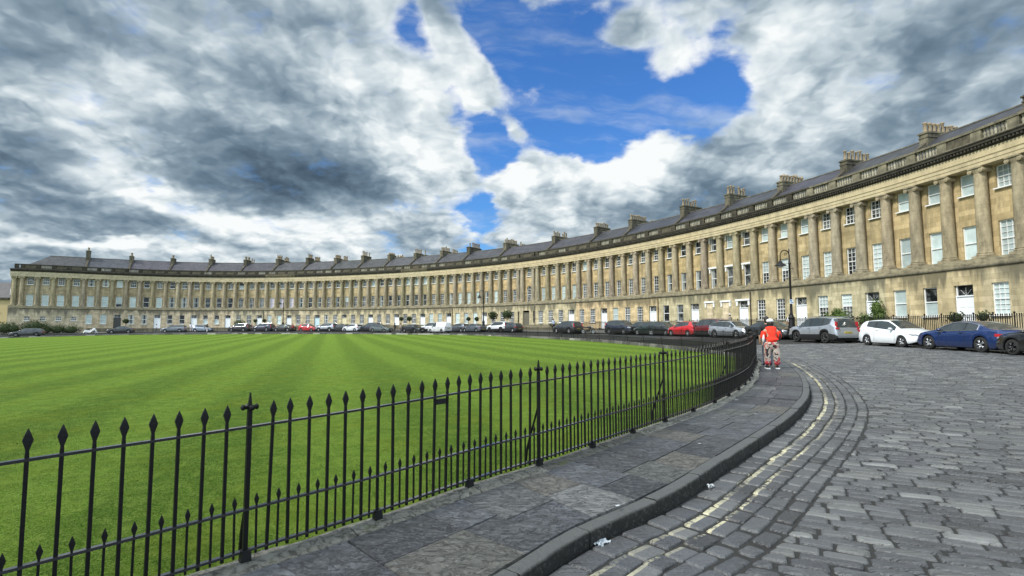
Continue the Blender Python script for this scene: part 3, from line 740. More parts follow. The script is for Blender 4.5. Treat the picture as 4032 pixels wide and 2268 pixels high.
# ------------------------------------------------------------------ house materials
def mat_ashlar(name, c1, c2, dark, blocks=True, grime=.5, stain=False):
    m, b, bs = new_mat(name); P = b.pos()
    uv = b.node('ShaderNodeUVMap').outputs[0]; u, v, _ = b.xyz(uv)
    if blocks:
        br = b.node('ShaderNodeTexBrick'); br.offset = .5; b.put(br.inputs['Vector'], uv); br.inputs['Scale'].default_value = 1
        br.inputs['Brick Width'].default_value = .82; br.inputs['Row Height'].default_value = .34; br.inputs['Mortar Size'].default_value = .008; br.inputs['Mortar Smooth'].default_value = .3
        br.inputs['Color1'].default_value = (0, 0, 0, 1); br.inputs['Color2'].default_value = (1, 1, 1, 1); br.inputs['Mortar'].default_value = (.4, .4, .4, 1)
        t = b.mapr(br.outputs[0], 0, 1, .1, .9)
        t = b.math('MULTIPLY_ADD', b.math('SUBTRACT', b.noise(P, .55, 4, .6), .5), 1.3, t)
    else:
        t = b.noise(P, 1.4, 5, .65)
        t = b.math('MULTIPLY_ADD', b.math('SUBTRACT', b.noise(b.comb(0, 0, v), 1.9, 3, .7), .5), 1.2, t)
    c = b.mix(b.math('MINIMUM', b.math('MAXIMUM', t, 0), 1), c1, c2)
    g = b.noise(b.comb(b.math('MULTIPLY', u, 1.6), b.math('MULTIPLY', v, .35)), 1.1, 6, .68)
    g2 = b.noise(P, 6., 5, .7)
    c = b.mix(b.mapr(b.math('ADD', g, b.math('MULTIPLY', g2, .25)), .55, .82, 0, grime), c, dark)
    if stain:      # soot and rain streaks hanging from the string course
        st = b.noise(b.comb(b.math('MULTIPLY', u, 1.15), b.math('MULTIPLY', v, .10)), 1., 4, .55)
        top = b.mapr(v, 3.3, 5.2, 0, .34); st = b.mapr(b.math('ADD', st, top), .66, .80, 0, .80)
        c = b.mix(st, c, (.11, .105, .085))
    oi = b.node('ShaderNodeObjectInfo')
    c = b.mix(1., c, oi.outputs['Color'], 'MULTIPLY')
    if blocks: c = b.mix(b.math('MULTIPLY', br.outputs['Fac'], .35), c, (.12, .10, .07))
    b.put(bs.inputs['Base Color'], c); bs.inputs['Roughness'].default_value = .85; bs.inputs['Specular IOR Level'].default_value = .25
    h = b.math('MULTIPLY', g2, .5)
    if blocks: h = b.math('SUBTRACT', h, br.outputs['Fac'])
    b.put(bs.inputs['Normal'], b.bump(h, .5, .02))
    return m
M_WALL = mat_ashlar('bath_stone', (.33, .27, .165), (.57, .47, .315), (.13, .115, .08), grime=.7)
M_GF = mat_ashlar('bath_stone_ground_floor', (.37, .32, .225), (.62, .54, .405), (.16, .145, .105), stain=True, grime=.65)
M_COLM = mat_ashlar('column_stone', (.24, .21, .15), (.50, .435, .315), (.085, .075, .055), blocks=False, grime=.85)
M_COURSE = mat_ashlar('stained_course', (.10, .092, .07), (.36, .32, .235), (.05, .047, .038), blocks=False, grime=.85)
M_FRZ = mat_ashlar('frieze_stone', (.43, .37, .245), (.60, .52, .37), (.19, .17, .12), blocks=False, grime=.5)
M_SOOT = mat_ashlar('blackened_stone', (.022, .021, .018), (.10, .092, .07), (.012, .012, .011), blocks=False, grime=.8)
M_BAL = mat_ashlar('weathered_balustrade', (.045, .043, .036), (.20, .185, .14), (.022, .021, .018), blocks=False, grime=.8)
M_BALR = mat_ashlar('baluster_stone', (.22, .205, .16), (.46, .43, .34), (.12, .11, .09), blocks=False, grime=.6)
M_WHITE = plain('white_paint', (.76, .77, .76), .4, var=.06, vscale=3)
M_BLIND = plain('pane_over_blind', (.50, .60, .60), .25, coat=1., var=.12, vscale=1.2)
M_LILAC = plain('pane_over_lilac_blind', (.50, .46, .54), .25, coat=1., var=.1, vscale=1.2)
M_CURT = plain('pane_over_curtain', (.34, .37, .36), .3, coat=1., var=.4, vscale=4)
for m_, lo, hi_ in ((M_BLIND, .62, 1.15), (M_CURT, .5, 1.3)):
    b = NB(m_.node_tree); bs = m_.node_tree.nodes['Principled BSDF']; src = bs.inputs['Base Color'].links[0].from_socket
    oi = b.node('ShaderNodeObjectInfo'); P = b.coord('Object'); _, _, z = b.xyz(P)
    v = b.math('MULTIPLY', b.mapr(oi.outputs['Random'], 0, 1, lo, hi_), b.mapr(b.noise(b.vmath('ADD', P, b.comb(b.math('MULTIPLY', oi.outputs['Random'], 40.), 0, 0)), 1.3, 4, .6), .3, .7, .78, 1.12))
    b.put(bs.inputs['Base Color'], b.vmath('SCALE', src, scale=v)); b.put(bs.inputs['Normal'], b.bump(b.noise(P, 2.2, 2), .15, .05))
def mat_pane():
    m, b, bs = new_mat('dark_pane'); P = b.pos()
    oi = b.node('ShaderNodeObjectInfo')
    b.put(bs.inputs['Base Color'], b.mix(b.mapr(b.math('ADD', b.noise(P, 1.7, 3), b.mapr(oi.outputs['Random'], 0, 1, -.12, .12)), .42, .62), (.004, .006, .008), (.12, .13, .13)))
    bs.inputs['Roughness'].default_value = .03; bs.inputs['Specular IOR Level'].default_value = .55
    b.put(bs.inputs['Normal'], b.bump(b.noise(P, 1.6, 2), .12, .05))
    return m
M_PANE = mat_pane()
def mat_slate():
    m, b, bs = new_mat('roof_slate'); uv = b.node('ShaderNodeUVMap').outputs[0]; P = b.pos()
    br = b.node('ShaderNodeTexBrick'); br.offset = .5; b.put(br.inputs['Vector'], uv); br.inputs['Scale'].default_value = 1
    br.inputs['Brick Width'].default_value = .32; br.inputs['Row Height'].default_value = .22; br.inputs['Mortar Size'].default_value = .01
    br.inputs['Color1'].default_value = (.030, .031, .036, 1); br.inputs['Color2'].default_value = (.078, .078, .088, 1); br.inputs['Mortar'].default_value = (.02, .02, .025, 1)
    c = b.mix(b.mapr(b.noise(P, .9, 5, .7), .45, .7, 0, .6), br.outputs[0], (.11, .11, .115)); c = b.mix(b.mapr(b.noise(P, 3., 5, .7), .55, .7, 0, .6), c, (.045, .045, .05))
    oi = b.node('ShaderNodeObjectInfo'); c = b.mix(1., c, oi.outputs['Color'], 'MULTIPLY')
    b.put(bs.inputs['Base Color'], c); bs.inputs['Roughness'].default_value = .55
    b.put(bs.inputs['Normal'], b.bump(br.outputs[0], .3, .02))
    return m
M_SLATE = mat_slate()
M_POT = plain('chimney_pot_clay', (.30, .235, .155), .85, var=.45, vscale=2.)
M_DOORW = plain('door_white', (.74, .77, .80), .35, coat=.3); M_DOORK = plain('door_black', (.012, .012, .013), .25, coat=.6)
M_DOORB = plain('door_pale_blue', (.50, .66, .72), .35, coat=.3); M_DOORY = plain('door_cream', (.62, .57, .38), .4); M_DOORG = plain('door_grey_oak', (.13, .12, .09), .5, var=.3)
M_BRASS = plain('brass', (.5, .38, .15), .3, 1.)
# ------------------------------------------------------------------ shared meshes
Z_STR, Z_PL, Z_COL = 5.2, 5.8, 11.65
SIZES = {0: (1.04, 1.98), 1: (1.12, 2.26), 2: (1.06, 1.42), 's': (.92, .85)}
def frame_mesh(w, h, bars):
    mb = MB(); f = .058
    mb.box((-w / 2 + f / 2, 0, h / 2), (f / 2, .05, h / 2)); mb.box((w / 2 - f / 2, 0, h / 2), (f / 2, .05, h / 2))
    mb.box((0, 0, f * .6), (w / 2 - f, .05, f * .6)); mb.box((0, 0, h - f / 2), (w / 2 - f, .05, f / 2)); mb.box((0, .012, h / 2), (w / 2 - f, .05, .032))
    if bars:
        iw = w - 2 * f
        for k in (1, 2): mb.box((-iw / 2 + iw * k / 3, -.006, h / 2), (.013, .042, h / 2 - f))
        n = 2 if h > 1.5 else 2
        for a, c in ((f, h / 2 - .03), (h / 2 + .03, h - f)):
            m_ = 2 if h > 1.7 else 1
            for k in range(1, m_ + 1): mb.box((0, -.008, a + (c - a) * k / (m_ + 1)), (iw / 2, .04, .013))
    return mb.mesh('window_frame', [M_WHITE])
def pane_mesh(w, h, kind):
    mb = MB(); w2 = w / 2 - .045; z0, z1 = .045, h - .045; zm = h / 2
    def q(x0, x1, a, c, mi):
        mb.add([(x0, -.02, a), (x1, -.02, a), (x1, -.02, c), (x0, -.02, c)], [(3, 2, 1, 0)], mi)
    if kind in 'bB': q(-w2, w2, z0, z1, 1)
    elif kind == 'l': q(-w2, w2, z0, z1, 3)
    elif kind in 'gk': q(-w2, w2, z0, z1, 0)
    elif kind == 'c':
        for s in (-1, 1): q(*(sorted((s * w2, s * w2 * .35))), z0, z1, 2)
        q(-w2 * .35, w2 * .35, z0, z1, 0)
    elif kind == 'h': q(-w2, w2, zm, z1, 1); q(-w2, w2, z0, zm, 0)
    elif kind == 'H': q(-w2, w2, zm, z1, 0); q(-w2, w2, z0, zm, 1)
    elif kind == 'q': q(-w2, w2, z0 + (z1 - z0) * .28, z1, 1); q(-w2, w2, z0, z0 + (z1 - z0) * .28, 0)
    return mb.mesh('pane', [M_PANE, M_BLIND, M_CURT, M_LILAC])
_fm = {}; _pm = {}
def fmesh(sz, bars):
    if (sz, bars) not in _fm: _fm[sz, bars] = frame_mesh(*SIZES[sz], bars)
    return _fm[sz, bars]
def pmesh(sz, k):
    if (sz, k) not in _pm: _pm[sz, k] = pane_mesh(*SIZES[sz], k)
    return _pm[sz, k]
def sill_mesh(w):
    mb = MB(); mb.box((0, .05, -.035), (w / 2 + .06, .11, .035)); return mb.mesh('sill', [M_WHITE])
SILL = {k: sill_mesh(v[0]) for k, v in SIZES.items()}
def surround_mesh(w, h):
    mb = MB()
    for s in (-1, 1): mb.box((s * (w / 2 + .09), .05, h - .25), (.09, .05, .25))
    mb.box((0, .07, h + .09), (w / 2 + .22, .09, .09)); return mb.mesh('window_hood', [M_WHITE])
HOOD = {k: surround_mesh(*v) for k, v in SIZES.items()}
def door_mesh(mat, w=1.12, h=2.15):
    mb = MB(); mb.box((0, 0, h / 2), (w / 2, .03, h / 2))
    for x in (-.26, .26):
        for z, hh in ((.35, .2), (1.0, .33), (1.72, .26)):
            mb.box((x, .034, z), (.17, .012, hh))
    for s in (-1, 1): mb.box((s * (w / 2 + .03), .02, h / 2 + .01), (.035, .07, h / 2 + .01))
    mb.box((0, .02, h + .045), (w / 2 + .065, .08, .04))
    return mb.mesh('door', [mat])
DOORS = {'D': door_mesh(M_DOORW), 'K': door_mesh(M_DOORK), 'P': door_mesh(M_DOORB), 'Y': door_mesh(M_DOORY), 'C': door_mesh(M_DOORG, 1.3, 2.6)}
def fan_mesh():
    mb = MB(); mb.add([(-.54, -.02, 0), (.54, -.02, 0), (.54, -.02, .68), (-.54, -.02, .68)], [(3, 2, 1, 0)], 0)
    for s in (-1, 1): mb.box((s * .575, 0, .34), (.035, .05, .34), mi=1)
    mb.box((0, 0, .71), (.61, .05, .035), mi=1)
    for a in (45, 90, 135): mb.tube([(0, 0, .02), (.5 * math.cos(R(a)), 0, .02 + .55 * math.sin(R(a)))], .007, 4, mi=1)
    return mb.mesh('fanlight', [M_PANE, M_WHITE])
FAN = fan_mesh(); mb = MB(); mb.ball((.4, .07, 1.02), .045, 8, 6); KNOB = mb.mesh('door_knob', [M_BRASS], True)
mb = MB(); mb.box((0, .25, -.09), (.85, .35, .09)); STEP = mb.mesh('doorstep', [M_PAVE2])
def column_mesh():
    mb = MB(); mb.box((0, 0, .075), (.48, .48, .075))
    pr = [(.47, .15), (.49, .19), (.47, .235), (.42, .25), (.415, .28), (.445, .31), (.43, .345), (.395, .36)]
    H = Z_COL - Z_PL
    for k in range(9):
        t = k / 8; pr.append((.385 - .055 * t ** 1.6, .38 + (H - .38 - .42) * t))
    pr += [(.36, H - .40), (.335, H - .37), (.37, H - .30), (.40, H - .2)]
    mb.lathe(pr, 20, caps=False)
    mb.box((0, 0, H - .05), (.44, .44, .05)); mb.box((0, 0, H - .15), (.40, .36, .05))
    for s in (-1, 1):       # ionic volutes
        for r_, w_ in ((.15, .38), (.09, .40), (.04, .42)):
            mb.lathe([(r_, -w_), (r_, w_)], 12, c=(s * .36, 0, H - .24), ax=(0, 1, 0))
    me = mb.mesh('column', [M_COLM], True)
    uv = me.uv_layers[0]
    for lp_ in me.loops:
        co = me.vertices[lp_.vertex_index].co; uv.data[lp_.index].uv = (math.atan2(co.y, co.x) * .4, co.z)
    sharp_by_angle(me, 35); return me
COLM = column_mesh()
def pot_mesh(kind):
    mb = MB()
    pr = {0: [(.15, 0), (.13, .08), (.115, .5), (.15, .53), (.15, .6), (.12, .62)], 1: [(.14, 0), (.12, .1), (.10, .72), (.14, .75), (.14, .82), (.1, .84)],
          2: [(.15, 0), (.13, .1), (.12, .5), (.16, .53), (.16, .57), (.10, .66), (.02, .82)], 3: [(.17, 0), (.17, .35), (.13, .38), (.13, .45)]}[kind]
    mb.lathe(pr, 10); return mb.mesh('chimney_pot', [M_POT], True)
POTS = [pot_mesh(k) for k in range(4)]

mb = MB(); mb.lathe([(.085, 0), (.085, .06), (.05, .09), (.098, .2), (.09, .28), (.045, .44), (.085, .53), (.085, .6)], 7, caps=False); BALM = mb.mesh('baluster', [M_BALR], True)
def cpos(s, d, z): p, a = crescent(s, d, z); return (p.x, p.y, p.z)
def bay_quad(i, d):
    a = crescent(SC[i], d)[0]; c = crescent(SC[i + 1], d)[0]
    return a, c
def wall_panel(mb, i, d, z0, z1, opens, mi=0):
    """one bay of wall with its openings; every opening gets reveals .2 deep"""
    a, c = bay_quad(i, d); L = (c - a).length; t = (c - a) / L; n = Vector((t.y, -t.x, 0)); s0 = SC[i]
    xs = sorted({0, L} | {L / 2 + o[0] + sg * o[1] / 2 for o in opens for sg in (-1, 1)}); zs = sorted({z0, z1} | {z for o in opens for z in o[2:4]})
    P = lambda x, z, dd=0: tuple(Vector((a.x, a.y, z)) + t * x + n * dd)
    for x0, x1 in zip(xs, xs[1:]):
        for a0, a1 in zip(zs, zs[1:]):
            xm, zm = (x0 + x1) / 2, (a0 + a1) / 2
            if any(abs(xm - L / 2 - o[0]) < o[1] / 2 and o[2] < zm < o[3] for o in opens): continue
            mb.add([P(x0, a0), P(x1, a0), P(x1, a1), P(x0, a1)], [(0, 1, 2, 3)], mi, uv=[(s0 + x0, a0), (s0 + x1, a0), (s0 + x1, a1), (s0 + x0, a1)])
    for o in opens:
        x0, x1 = L / 2 + o[0] - o[1] / 2, L / 2 + o[0] + o[1] / 2; r = -.24
        for q in ([(x0, o[2]), (x0, o[3])], [(x0, o[3]), (x1, o[3])], [(x1, o[3]), (x1, o[2])], [(x1, o[2]), (x0, o[2])]):
            (xa, za), (xb, zb) = q
            mb.add([P(xa, za), P(xb, zb), P(xb, zb, r), P(xa, za, r)], [(0, 1, 2, 3)], mi, uv=[(s0 + xa, za), (s0 + xb, zb), (s0 + xb + .2, zb), (s0 + xa + .2, za)])
    return a, t, n, L
def sweep(mb, S, prof, mats, z=0., closed_ends=True):
    """profile (d, z) carried along arc lengths S"""
    vs = []; uv = []; n = len(prof); dd = [0]
    for (a, b1), (c, d1) in zip(prof, prof[1:]): dd.append(dd[-1] + math.hypot(c - a, d1 - b1))
    for s in S:
        for k, (d, zz_) in enumerate(prof):
            vs.append(cpos(s, d, zz_ + z)); uv.append((s, zz_ + z if abs(prof[k][1] - prof[0][1]) > .5 else dd[k]))
    for j in range(n - 1):
        fs = [(i * n + j, (i + 1) * n + j, (i + 1) * n + j + 1, i * n + j + 1) for i in range(len(S) - 1)]
        mb.add([], [], 0); bse = len(mb.v)
        if j == 0: mb.v.extend(vs); mb.uv.extend(uv); base_ = bse
        mb.f.extend([tuple(q + base_ for q in f) for f in fs]); mb.m.extend([mats[min(j, len(mats) - 1)]] * len(fs)); mb.t.extend([.5] * len(fs))
    if closed_ends:
        for e in (0, (len(S) - 1) * n):
            f = tuple(base_ + e + k for k in range(n)); mb.f.append(f if e == 0 else tuple(reversed(f))); mb.m.append(mats[-1]); mb.t.append(.5)

ENT = [(-.36, 11.65), (.36, 11.65), (.36, 11.86), (.395, 11.88), (.395, 12.08), (.45, 12.16), (.40, 12.19), (.40, 12.62)]
ENTM = [0]
CORN = [(.40, 12.62), (.45, 12.66), (.45, 12.70), (.47, 12.71), (.47, 12.86), (.50, 12.88), (.66, 12.89), (.67, 13.0), (.73, 13.06), (.74, 13.12), (.3, 13.22), (-.5, 13.24)]
STRG = [(.45, 5.20), (.53, 5.22), (.57, 5.27), (.57, 5.33), (.54, 5.36), (.53, 5.38), (.52, 5.39), (.52, 5.80), (-.36, 5.81)]
def slist(i0, i1):
    out = []
    for i in range(i0, i1): out += [SC[i], (SC[i] + SC[i + 1]) / 2]
    return out + [SC[i1]]
HOUSES = [  # first bay, last bay, ground, first, second floor, hood, stone tint, gf tint, slate tint, stack lengths, words
 (0, 3, 'ssss', 'bbbb', 'gggg', 0, (.92,.92,.92), (.95,.95,.92), (1.,1.,1.05), [1.0], 'westernmost house of the crescent, hedge in front and small square ground floor windows'),
 (4, 6, 'bbK', 'bbq', 'ccb', 0, (.92,.90,.86), (1.,.95,.9), (1.05,1.1,1.3), [1.2], 'crescent house with an open black doorway and a dark clipped tree beside it'),
 (7, 9, 'ccD', 'bkb', 'gkg', 0, (.88,.86,.82), (.95,.92,.88), (1.15,1.05,1.3), [1.6], 'crescent house with white door and one dark first floor window, black parked car in front'),
 (10, 12, 'kkD', 'ccc', 'kgg', 0, (.92,.90,.86), (.95,.92,.88), (1.2,1.1,1.3), [2.0], 'crescent house with two black ground floor windows behind the grey parked estate'),
 (13, 15, 'HHD', 'kkk', 'ggg', 0, (1.,.97,.9), (1.05,1.,.95), (1.05,1.,1.15), [2.2, 1.4], 'golden crescent house with half shuttered ground floor windows and a leaning board'),
 (16, 18, 'ggD', 'ggg', 'Hgg', 0, (1.02,.98,.9), (.9,.92,.88), (.95,.9,1.05), [2.2, 2.], 'crescent house with a tall twin chimney and round bush at its wall'),
 (19, 21, 'BbD', 'lll', 'ggg', 2, (.98,.96,.86), (1.,.98,.9), (1.15,1.15,1.2), [2.2, 2.2], 'crescent house with lilac first floor blinds and white hoods on the top windows'),
 (22, 24, 'ggP', 'ckc', 'ggg', 0, (1.02,.98,.9), (1.02,1.,.92), (1.3,1.3,1.4), [2.2, 1.8], 'crescent house with a pale blue door behind the far red car'),
 (25, 27, 'cgY', 'gch', 'ggg', 0, (1.02,.98,.86), (1.02,1.02,.9), (1.,1.05,1.05), [2.8], 'crescent house with the cream coloured door'),
 (28, 30, 'ggD', 'ggg', 'ggb', 0, (1.,.97,.86), (1.02,1.02,.9), (1.,1.,1.), [2.2, 2.6], 'crescent house under a broad yellow chimney stack with white hatchback in front'),
 (31, 33, 'ggD', 'ckk', 'kgg', 0, (.98,.94,.86), (1.,.98,.88), (1.25,1.25,1.35), [2.4, 1.2], 'crescent house with pale slate roof beyond the grey green saloon'),
 (34, 36, 'ggD', 'kkk', 'bbb', 0, (.94,.95,.86), (1.,1.,.88), (1.25,1.25,1.35), [2.8, 2.], 'crescent house with white blinds on its top floor and two ball trees by the door'),
 (37, 39, 'bbD', 'ggc', 'ggg', 0, (1.05,.97,.84), (1.02,.98,.86), (1.1,1.1,1.2), [3.8], 'crescent house with pale ground floor blinds above the white van'),
 (40, 43, 'bbbD', 'bbbc', 'gggg', 0, (1.08,.97,.82), (1.02,1.,.88), (1.05,1.05,1.15), [3.6, 1.6], 'four bay crescent house with three white blinds beside the white door'),
 (44, 49, 'ggg-C-', 'bgg-A-', 'ggg-g-', 0, (1.05,.95,.80), (.96,.96,.86), (1.05,1.,1.15), [3.6], 'central house of the crescent with paired columns and the arched first floor window'),
 (50, 53, 'gggD', 'bbbb', 'gggg', 0, (1.02,.93,.78), (1.,1.,.88), (1.05,1.,1.15), [3.0], 'crescent house just right of the arched window, standing basket tree at its wall'),
 (54, 56, 'ggD', 'ggg', 'bgg', 0, (1.02,.94,.80), (1.10,.98,.80), (.9,.9,1.), [3.4, 1.4], 'orange tinted crescent house behind the dark grey parked car and motorbike'),
 (57, 60, 'bggD', 'gggg', 'gggg', 0, (1.0,.94,.80), (1.08,.98,.78), (.75,.8,1.0), [3.2], 'crescent house behind the dark blue car, cleaned golden ground floor'),
 (61, 63, 'kkD', 'ccc', 'kkk', 0, (1.04,.97,.78), (.94,.96,.84), (.8,.8,1.0), [3.0], 'yellow stone crescent house above the bright red hatchback'),
 (64, 66, 'xxD', 'ckk', 'cbk', 3, (1.,.96,.84), (.95,.94,.80), (.8,.85,1.0), [3.4], 'crescent house with thick white window hoods and two blocked ground floor windows'),
 (67, 69, 'ggD', 'hhB', 'bbb', 0, (1.04,1.,.85), (1.,.99,.84), (.95,.9,1.15), [3.2], 'crescent house behind the near street lamp, white blinds on its top floor'),
 (70, 72, 'hhD', 'BgB', 'ggg', 0, (1.02,.98,.84), (.95,.97,.86), (.8,.8,.85), [3.4], 'crescent house with climbing shrubs under its windows behind the silver car'),
 (73, 75, 'bHD', 'bbb', 'bbb', 0, (1.06,1.,.84), (1.02,.97,.80), (.7,.72,.85), [3.4], 'crescent house behind the white hatchback with all upper blinds drawn'),
 (76, 78, 'BgD', 'Bbb', 'Bbb', 0, (1.06,1.,.84), (1.,.98,.86), (.6,.62,.72), [3.2], 'nearest house of the crescent, cut by the right edge of the photo'),
 (79, 81, 'ggD', 'bbb', 'ggg', 0, (1.04,1.,.84), (1.,.98,.86), (.6,.62,.72), [3.2], 'easternmost crescent house beyond the right edge of the photo'),
]
GCH = 'chimney stacks on the crescent party walls'
hr = random.Random(21)
for hi, (b0, b1, G, F1, F2, hood, tw, tg, ts, stacks, words) in enumerate(HOUSES):
    i0, i1 = b0, b1 + 1
    mid = crescent((SC[i0] + SC[i1]) / 2, 0)
    root = empty('terraced_house', (mid[0].x, mid[0].y, WL(SC[i0])), 0)
    tag(root, words, 'house', 'houses of the curved terrace')
    Minv = Vector(root.location)
    def rebase(o):
        o.parent = root; o.matrix_parent_inverse = Matrix.Translation(-Minv); return o
    up = MB(); gf = MB(); parts = []
    for k, i in enumerate(range(b0, b1 + 1)):
        kg, k1, k2 = G[k], F1[k], F2[k]
        og = []; ou = []
        w0 = WL(SC[i])
        if kg in 'DKPYC': og.append((0, 1.3 if kg != 'C' else 1.5, 1.3, 4.2 if kg != 'C' else 4.3))
        elif kg == 's': og.append((0, .92, 2.85, 3.7))
        elif kg == '-': og.append((0, .34, 2.2, 4.2))
        elif kg != 'x': og.append((0, 1.04, 2.22, 4.2))
        else: pass
        if k1 not in '-': ou.append((0, 1.12 if k1 != 'A' else 1.25, 5.83, 8.09 if k1 != 'A' else 8.5))
        if k2 not in '-': ou.append((0, 1.06, 10.12, 11.54))
        a, t, n, L = wall_panel(gf, i, .45, -1.5, 5.21, og)
        rz = math.atan2(t.y, t.x)
        base = Vector((a.x, a.y, 0)) + t * (L / 2)
        au, tu, nu, Lu = wall_panel(up, i, -.36, 5.78, 11.68, ou)
        bu = Vector((au.x, au.y, 0)) + tu * (Lu / 2); rzu = math.atan2(tu.y, tu.x)
        def window(kind, size, pos, z, rz_, nrm, hooded):
            bars = kind in 'gBh' 
            o = inst('window', fmesh(size, bars), None, tuple(pos - nrm * .16 + Vector((0, 0, z))), rz_ + math.pi); rebase(o)
            inst('pane', pmesh(size, kind if kind in 'bBlgkchHq' else 'g'), o); inst('sill', SILL[size], o, (0, .17, 0))
            if hooded: inst('hood', HOOD[size], o, (0, .14, 0))
        hg = hood == 3
        if kg == 's': window('g', 's', base, 2.85, rz, n, False)
        elif kg in 'DKPYC':
            z0 = 1.3
            o = inst('door', DOORS[kg], None, tuple(base - n * .2 + Vector((0, 0, z0))), rz + math.pi); rebase(o)
            if kg != 'C': inst('fanlight', FAN, o, (0, 0, 2.2))
            inst('door_knob', KNOB, o); inst('doorstep', STEP, o, (0, .15, 0))
            if hg: inst('hood', HOOD[0], o, (0, .18, .95), scale=(1.3, 1, 1))
        elif kg == '-':
            mb = MB(); mb.box((0, -.02, 1.0), (.16, .02, 1.0)); o = mb.obj('side_light', [M_PANE]); o.location = tuple(base - n * .16 + Vector((0, 0, 2.2))); o.rotation_euler = (0, 0, rz + math.pi); rebase(o)
        elif kg == 'x':
            mb = MB(); mb.box((0, -.0, 1.0), (.46, .035, .98)); mb.box((0, .02, 1.0), (.46, .035, .03)); o = mb.obj('blocked_window', [M_GF]); o.location = tuple(base + Vector((0, 0, 2.2))); o.rotation_euler = (0, 0, rz + math.pi); o.color = (1.15, 1.12, 1.05, 1); rebase(o)
            inst('hood', HOOD[0], o, (0, .0, .02))
        else: window(kg, 0, base, 2.22, rz, n, hg)
        if k1 == 'A':
            mb = MB(); pts = [(-.5, 0), (.5, 0)] + [(.5 * math.cos(R(q)), 2.1 + .5 * math.sin(R(q))) for q in range(0, 181, 20)]
            mb.add([(x_, -.02, z_) for x_, z_ in pts], [tuple(range(len(pts)))[::-1]], 0)
            arc = [(.52 * math.cos(R(q)), 0, 2.1 + .52 * math.sin(R(q))) for q in range(0, 181, 15)]
            mb.tube([(.52, 0, 0)] + arc + [(-.52, 0, 0)], .045, 6, mi=1)
            for x_ in (-.2, .2): mb.box((x_, 0, 1.2), (.014, .03, 1.2), mi=1)
            for z_ in (.4, .8, 1.2, 1.65, 2.1): mb.box((0, 0, z_), (.5, .03, .016 if z_ != 1.2 else .035), mi=1)
            mb2 = MB(); o = mb.obj('window', [M_PANE, M_WHITE]); o['label'] = 'tall arched window'; o.location = tuple(bu - nu * .16 + Vector((0, 0, 5.83))); o.rotation_euler = (0, 0, rzu + math.pi); rebase(o)
            # stone filling round the arch head
            av = []; af = []
            for s_ in (-1, 1):
                q0 = len(av); ar = [(s_ * .56 * math.cos(R(q)), 2.1 + .56 * math.sin(R(q))) for q in range(0, 91, 15)] + [(s_ * .63, 2.68), (s_ * .63, 2.1)]
                for yy in (.16, .08):
                    av += [(x_, yy, z_) for x_, z_ in ar]
                nn = len(ar); af += [tuple(q0 + j for j in range(nn))] + [(q0 + j, q0 + (j + 1) % nn, q0 + nn + (j + 1) % nn, q0 + nn + j) for j in range(nn)]
            mb2.add(av, af); o2 = mb2.obj('arch_head', [M_WALL], o); o2.color = (*tw, 1)
        elif k1 != '-': window(k1, 1, bu, 5.83, rzu, nu, hood == 3)
        if k2 != '-': window(k2, 2, bu, 10.12, rzu, nu, hood >= 2)
    S = slist(i0, i1)
    if hi == 0:
        S = [-1.75, -.9] + S
        for mbx, d_, za, zb in ((gf, .45, -1.5, 5.17), (up, -.36, 5.78, 11.68)):
            q = [cpos(-1.75, d_, za), cpos(0, d_, za), cpos(0, d_, zb), cpos(-1.75, d_, zb)]
            mbx.add(q, [(0, 1, 2, 3)], 0, uv=[(-1.75, za), (0, za), (0, zb), (-1.75, zb)])
            q = [cpos(-1.75, d_, za), cpos(-1.75, d_, zb), cpos(-1.75, -10, zb), cpos(-1.75, -10, za)]
            mbx.add(q, [(0, 1, 2, 3)], 0, uv=[(0, za), (0, zb), (10, zb), (10, za)])
    if hi == len(HOUSES) - 1:
        for mbx, d_, za, zb in ((gf, .45, -1.5, 5.17), (up, -.36, 5.78, 11.68)):
            e_ = SC[i1]; q = [cpos(e_, d_, za), cpos(e_, d_, zb), cpos(e_, -10, zb), cpos(e_, -10, za)]
            mbx.add(q, [(3, 2, 1, 0)], 0, uv=[(0, za), (0, zb), (10, zb), (10, za)])
    # back wall closes the house
    bk = MB()
    for s0_, s1_ in zip(S, S[1:]):
        bk.add([cpos(s0_, -10, -1.5), cpos(s1_, -10, -1.5), cpos(s1_, -10, 13.3), cpos(s0_, -10, 13.3)], [(3, 2, 1, 0)], 0, uv=[(s0_, 0), (s1_, 0), (s1_, 14), (s0_, 14)])
    rebase(bk.obj('back_wall', [M_WALL]))
    o = rebase(gf.obj('ground_floor_wall', [M_GF])); o.color = (*tg, 1)
    o = rebase(up.obj('upper_wall', [M_WALL])); o.color = (*tw, 1)
    mb = MB(); sweep(mb, S, STRG, [1, 1, 1, 1, 1, 1, 0, 1]); o = rebase(mb.obj('string_course', [M_COURSE, M_BAL], auto=30)); o.color = (1.25, 1.22, 1.1, 1)
    mb = MB(); sweep(mb, S, ENT, [0]); o = rebase(mb.obj('frieze', [M_FRZ], auto=30)); o.color = (*[.5 + .5 * q for q in tw], 1)
    mb = MB(); sweep(mb, S, CORN, [0])
    tot = S[-1] - S[0]; nd = int(tot / .23)
    for k in range(nd):
        s = S[0] + (k + .5) * tot / nd; p, a = crescent(s, .54, 12.79); mb.box(p, (.062, .08, .07), a)
    o = rebase(mb.obj('cornice', [M_SOOT])); 
    if hi in (6, 11): o.color = (3.2, 3.0, 2.5, 1); o['label'] = 'cleaned pale stretch of cornice'
    # balustrade
    SB = S if hi else [-1.25] + S[2:]
    bl = MB(); sweep(bl, SB, [(.16, 13.2), (.16, 13.40), (-.2, 13.40), (-.2, 13.2)], [0]); sweep(bl, SB, [(.2, 14.0), (.2, 14.14), (.1, 14.18), (-.22, 14.18), (-.22, 14.0), (.2, 14.0)], [0])
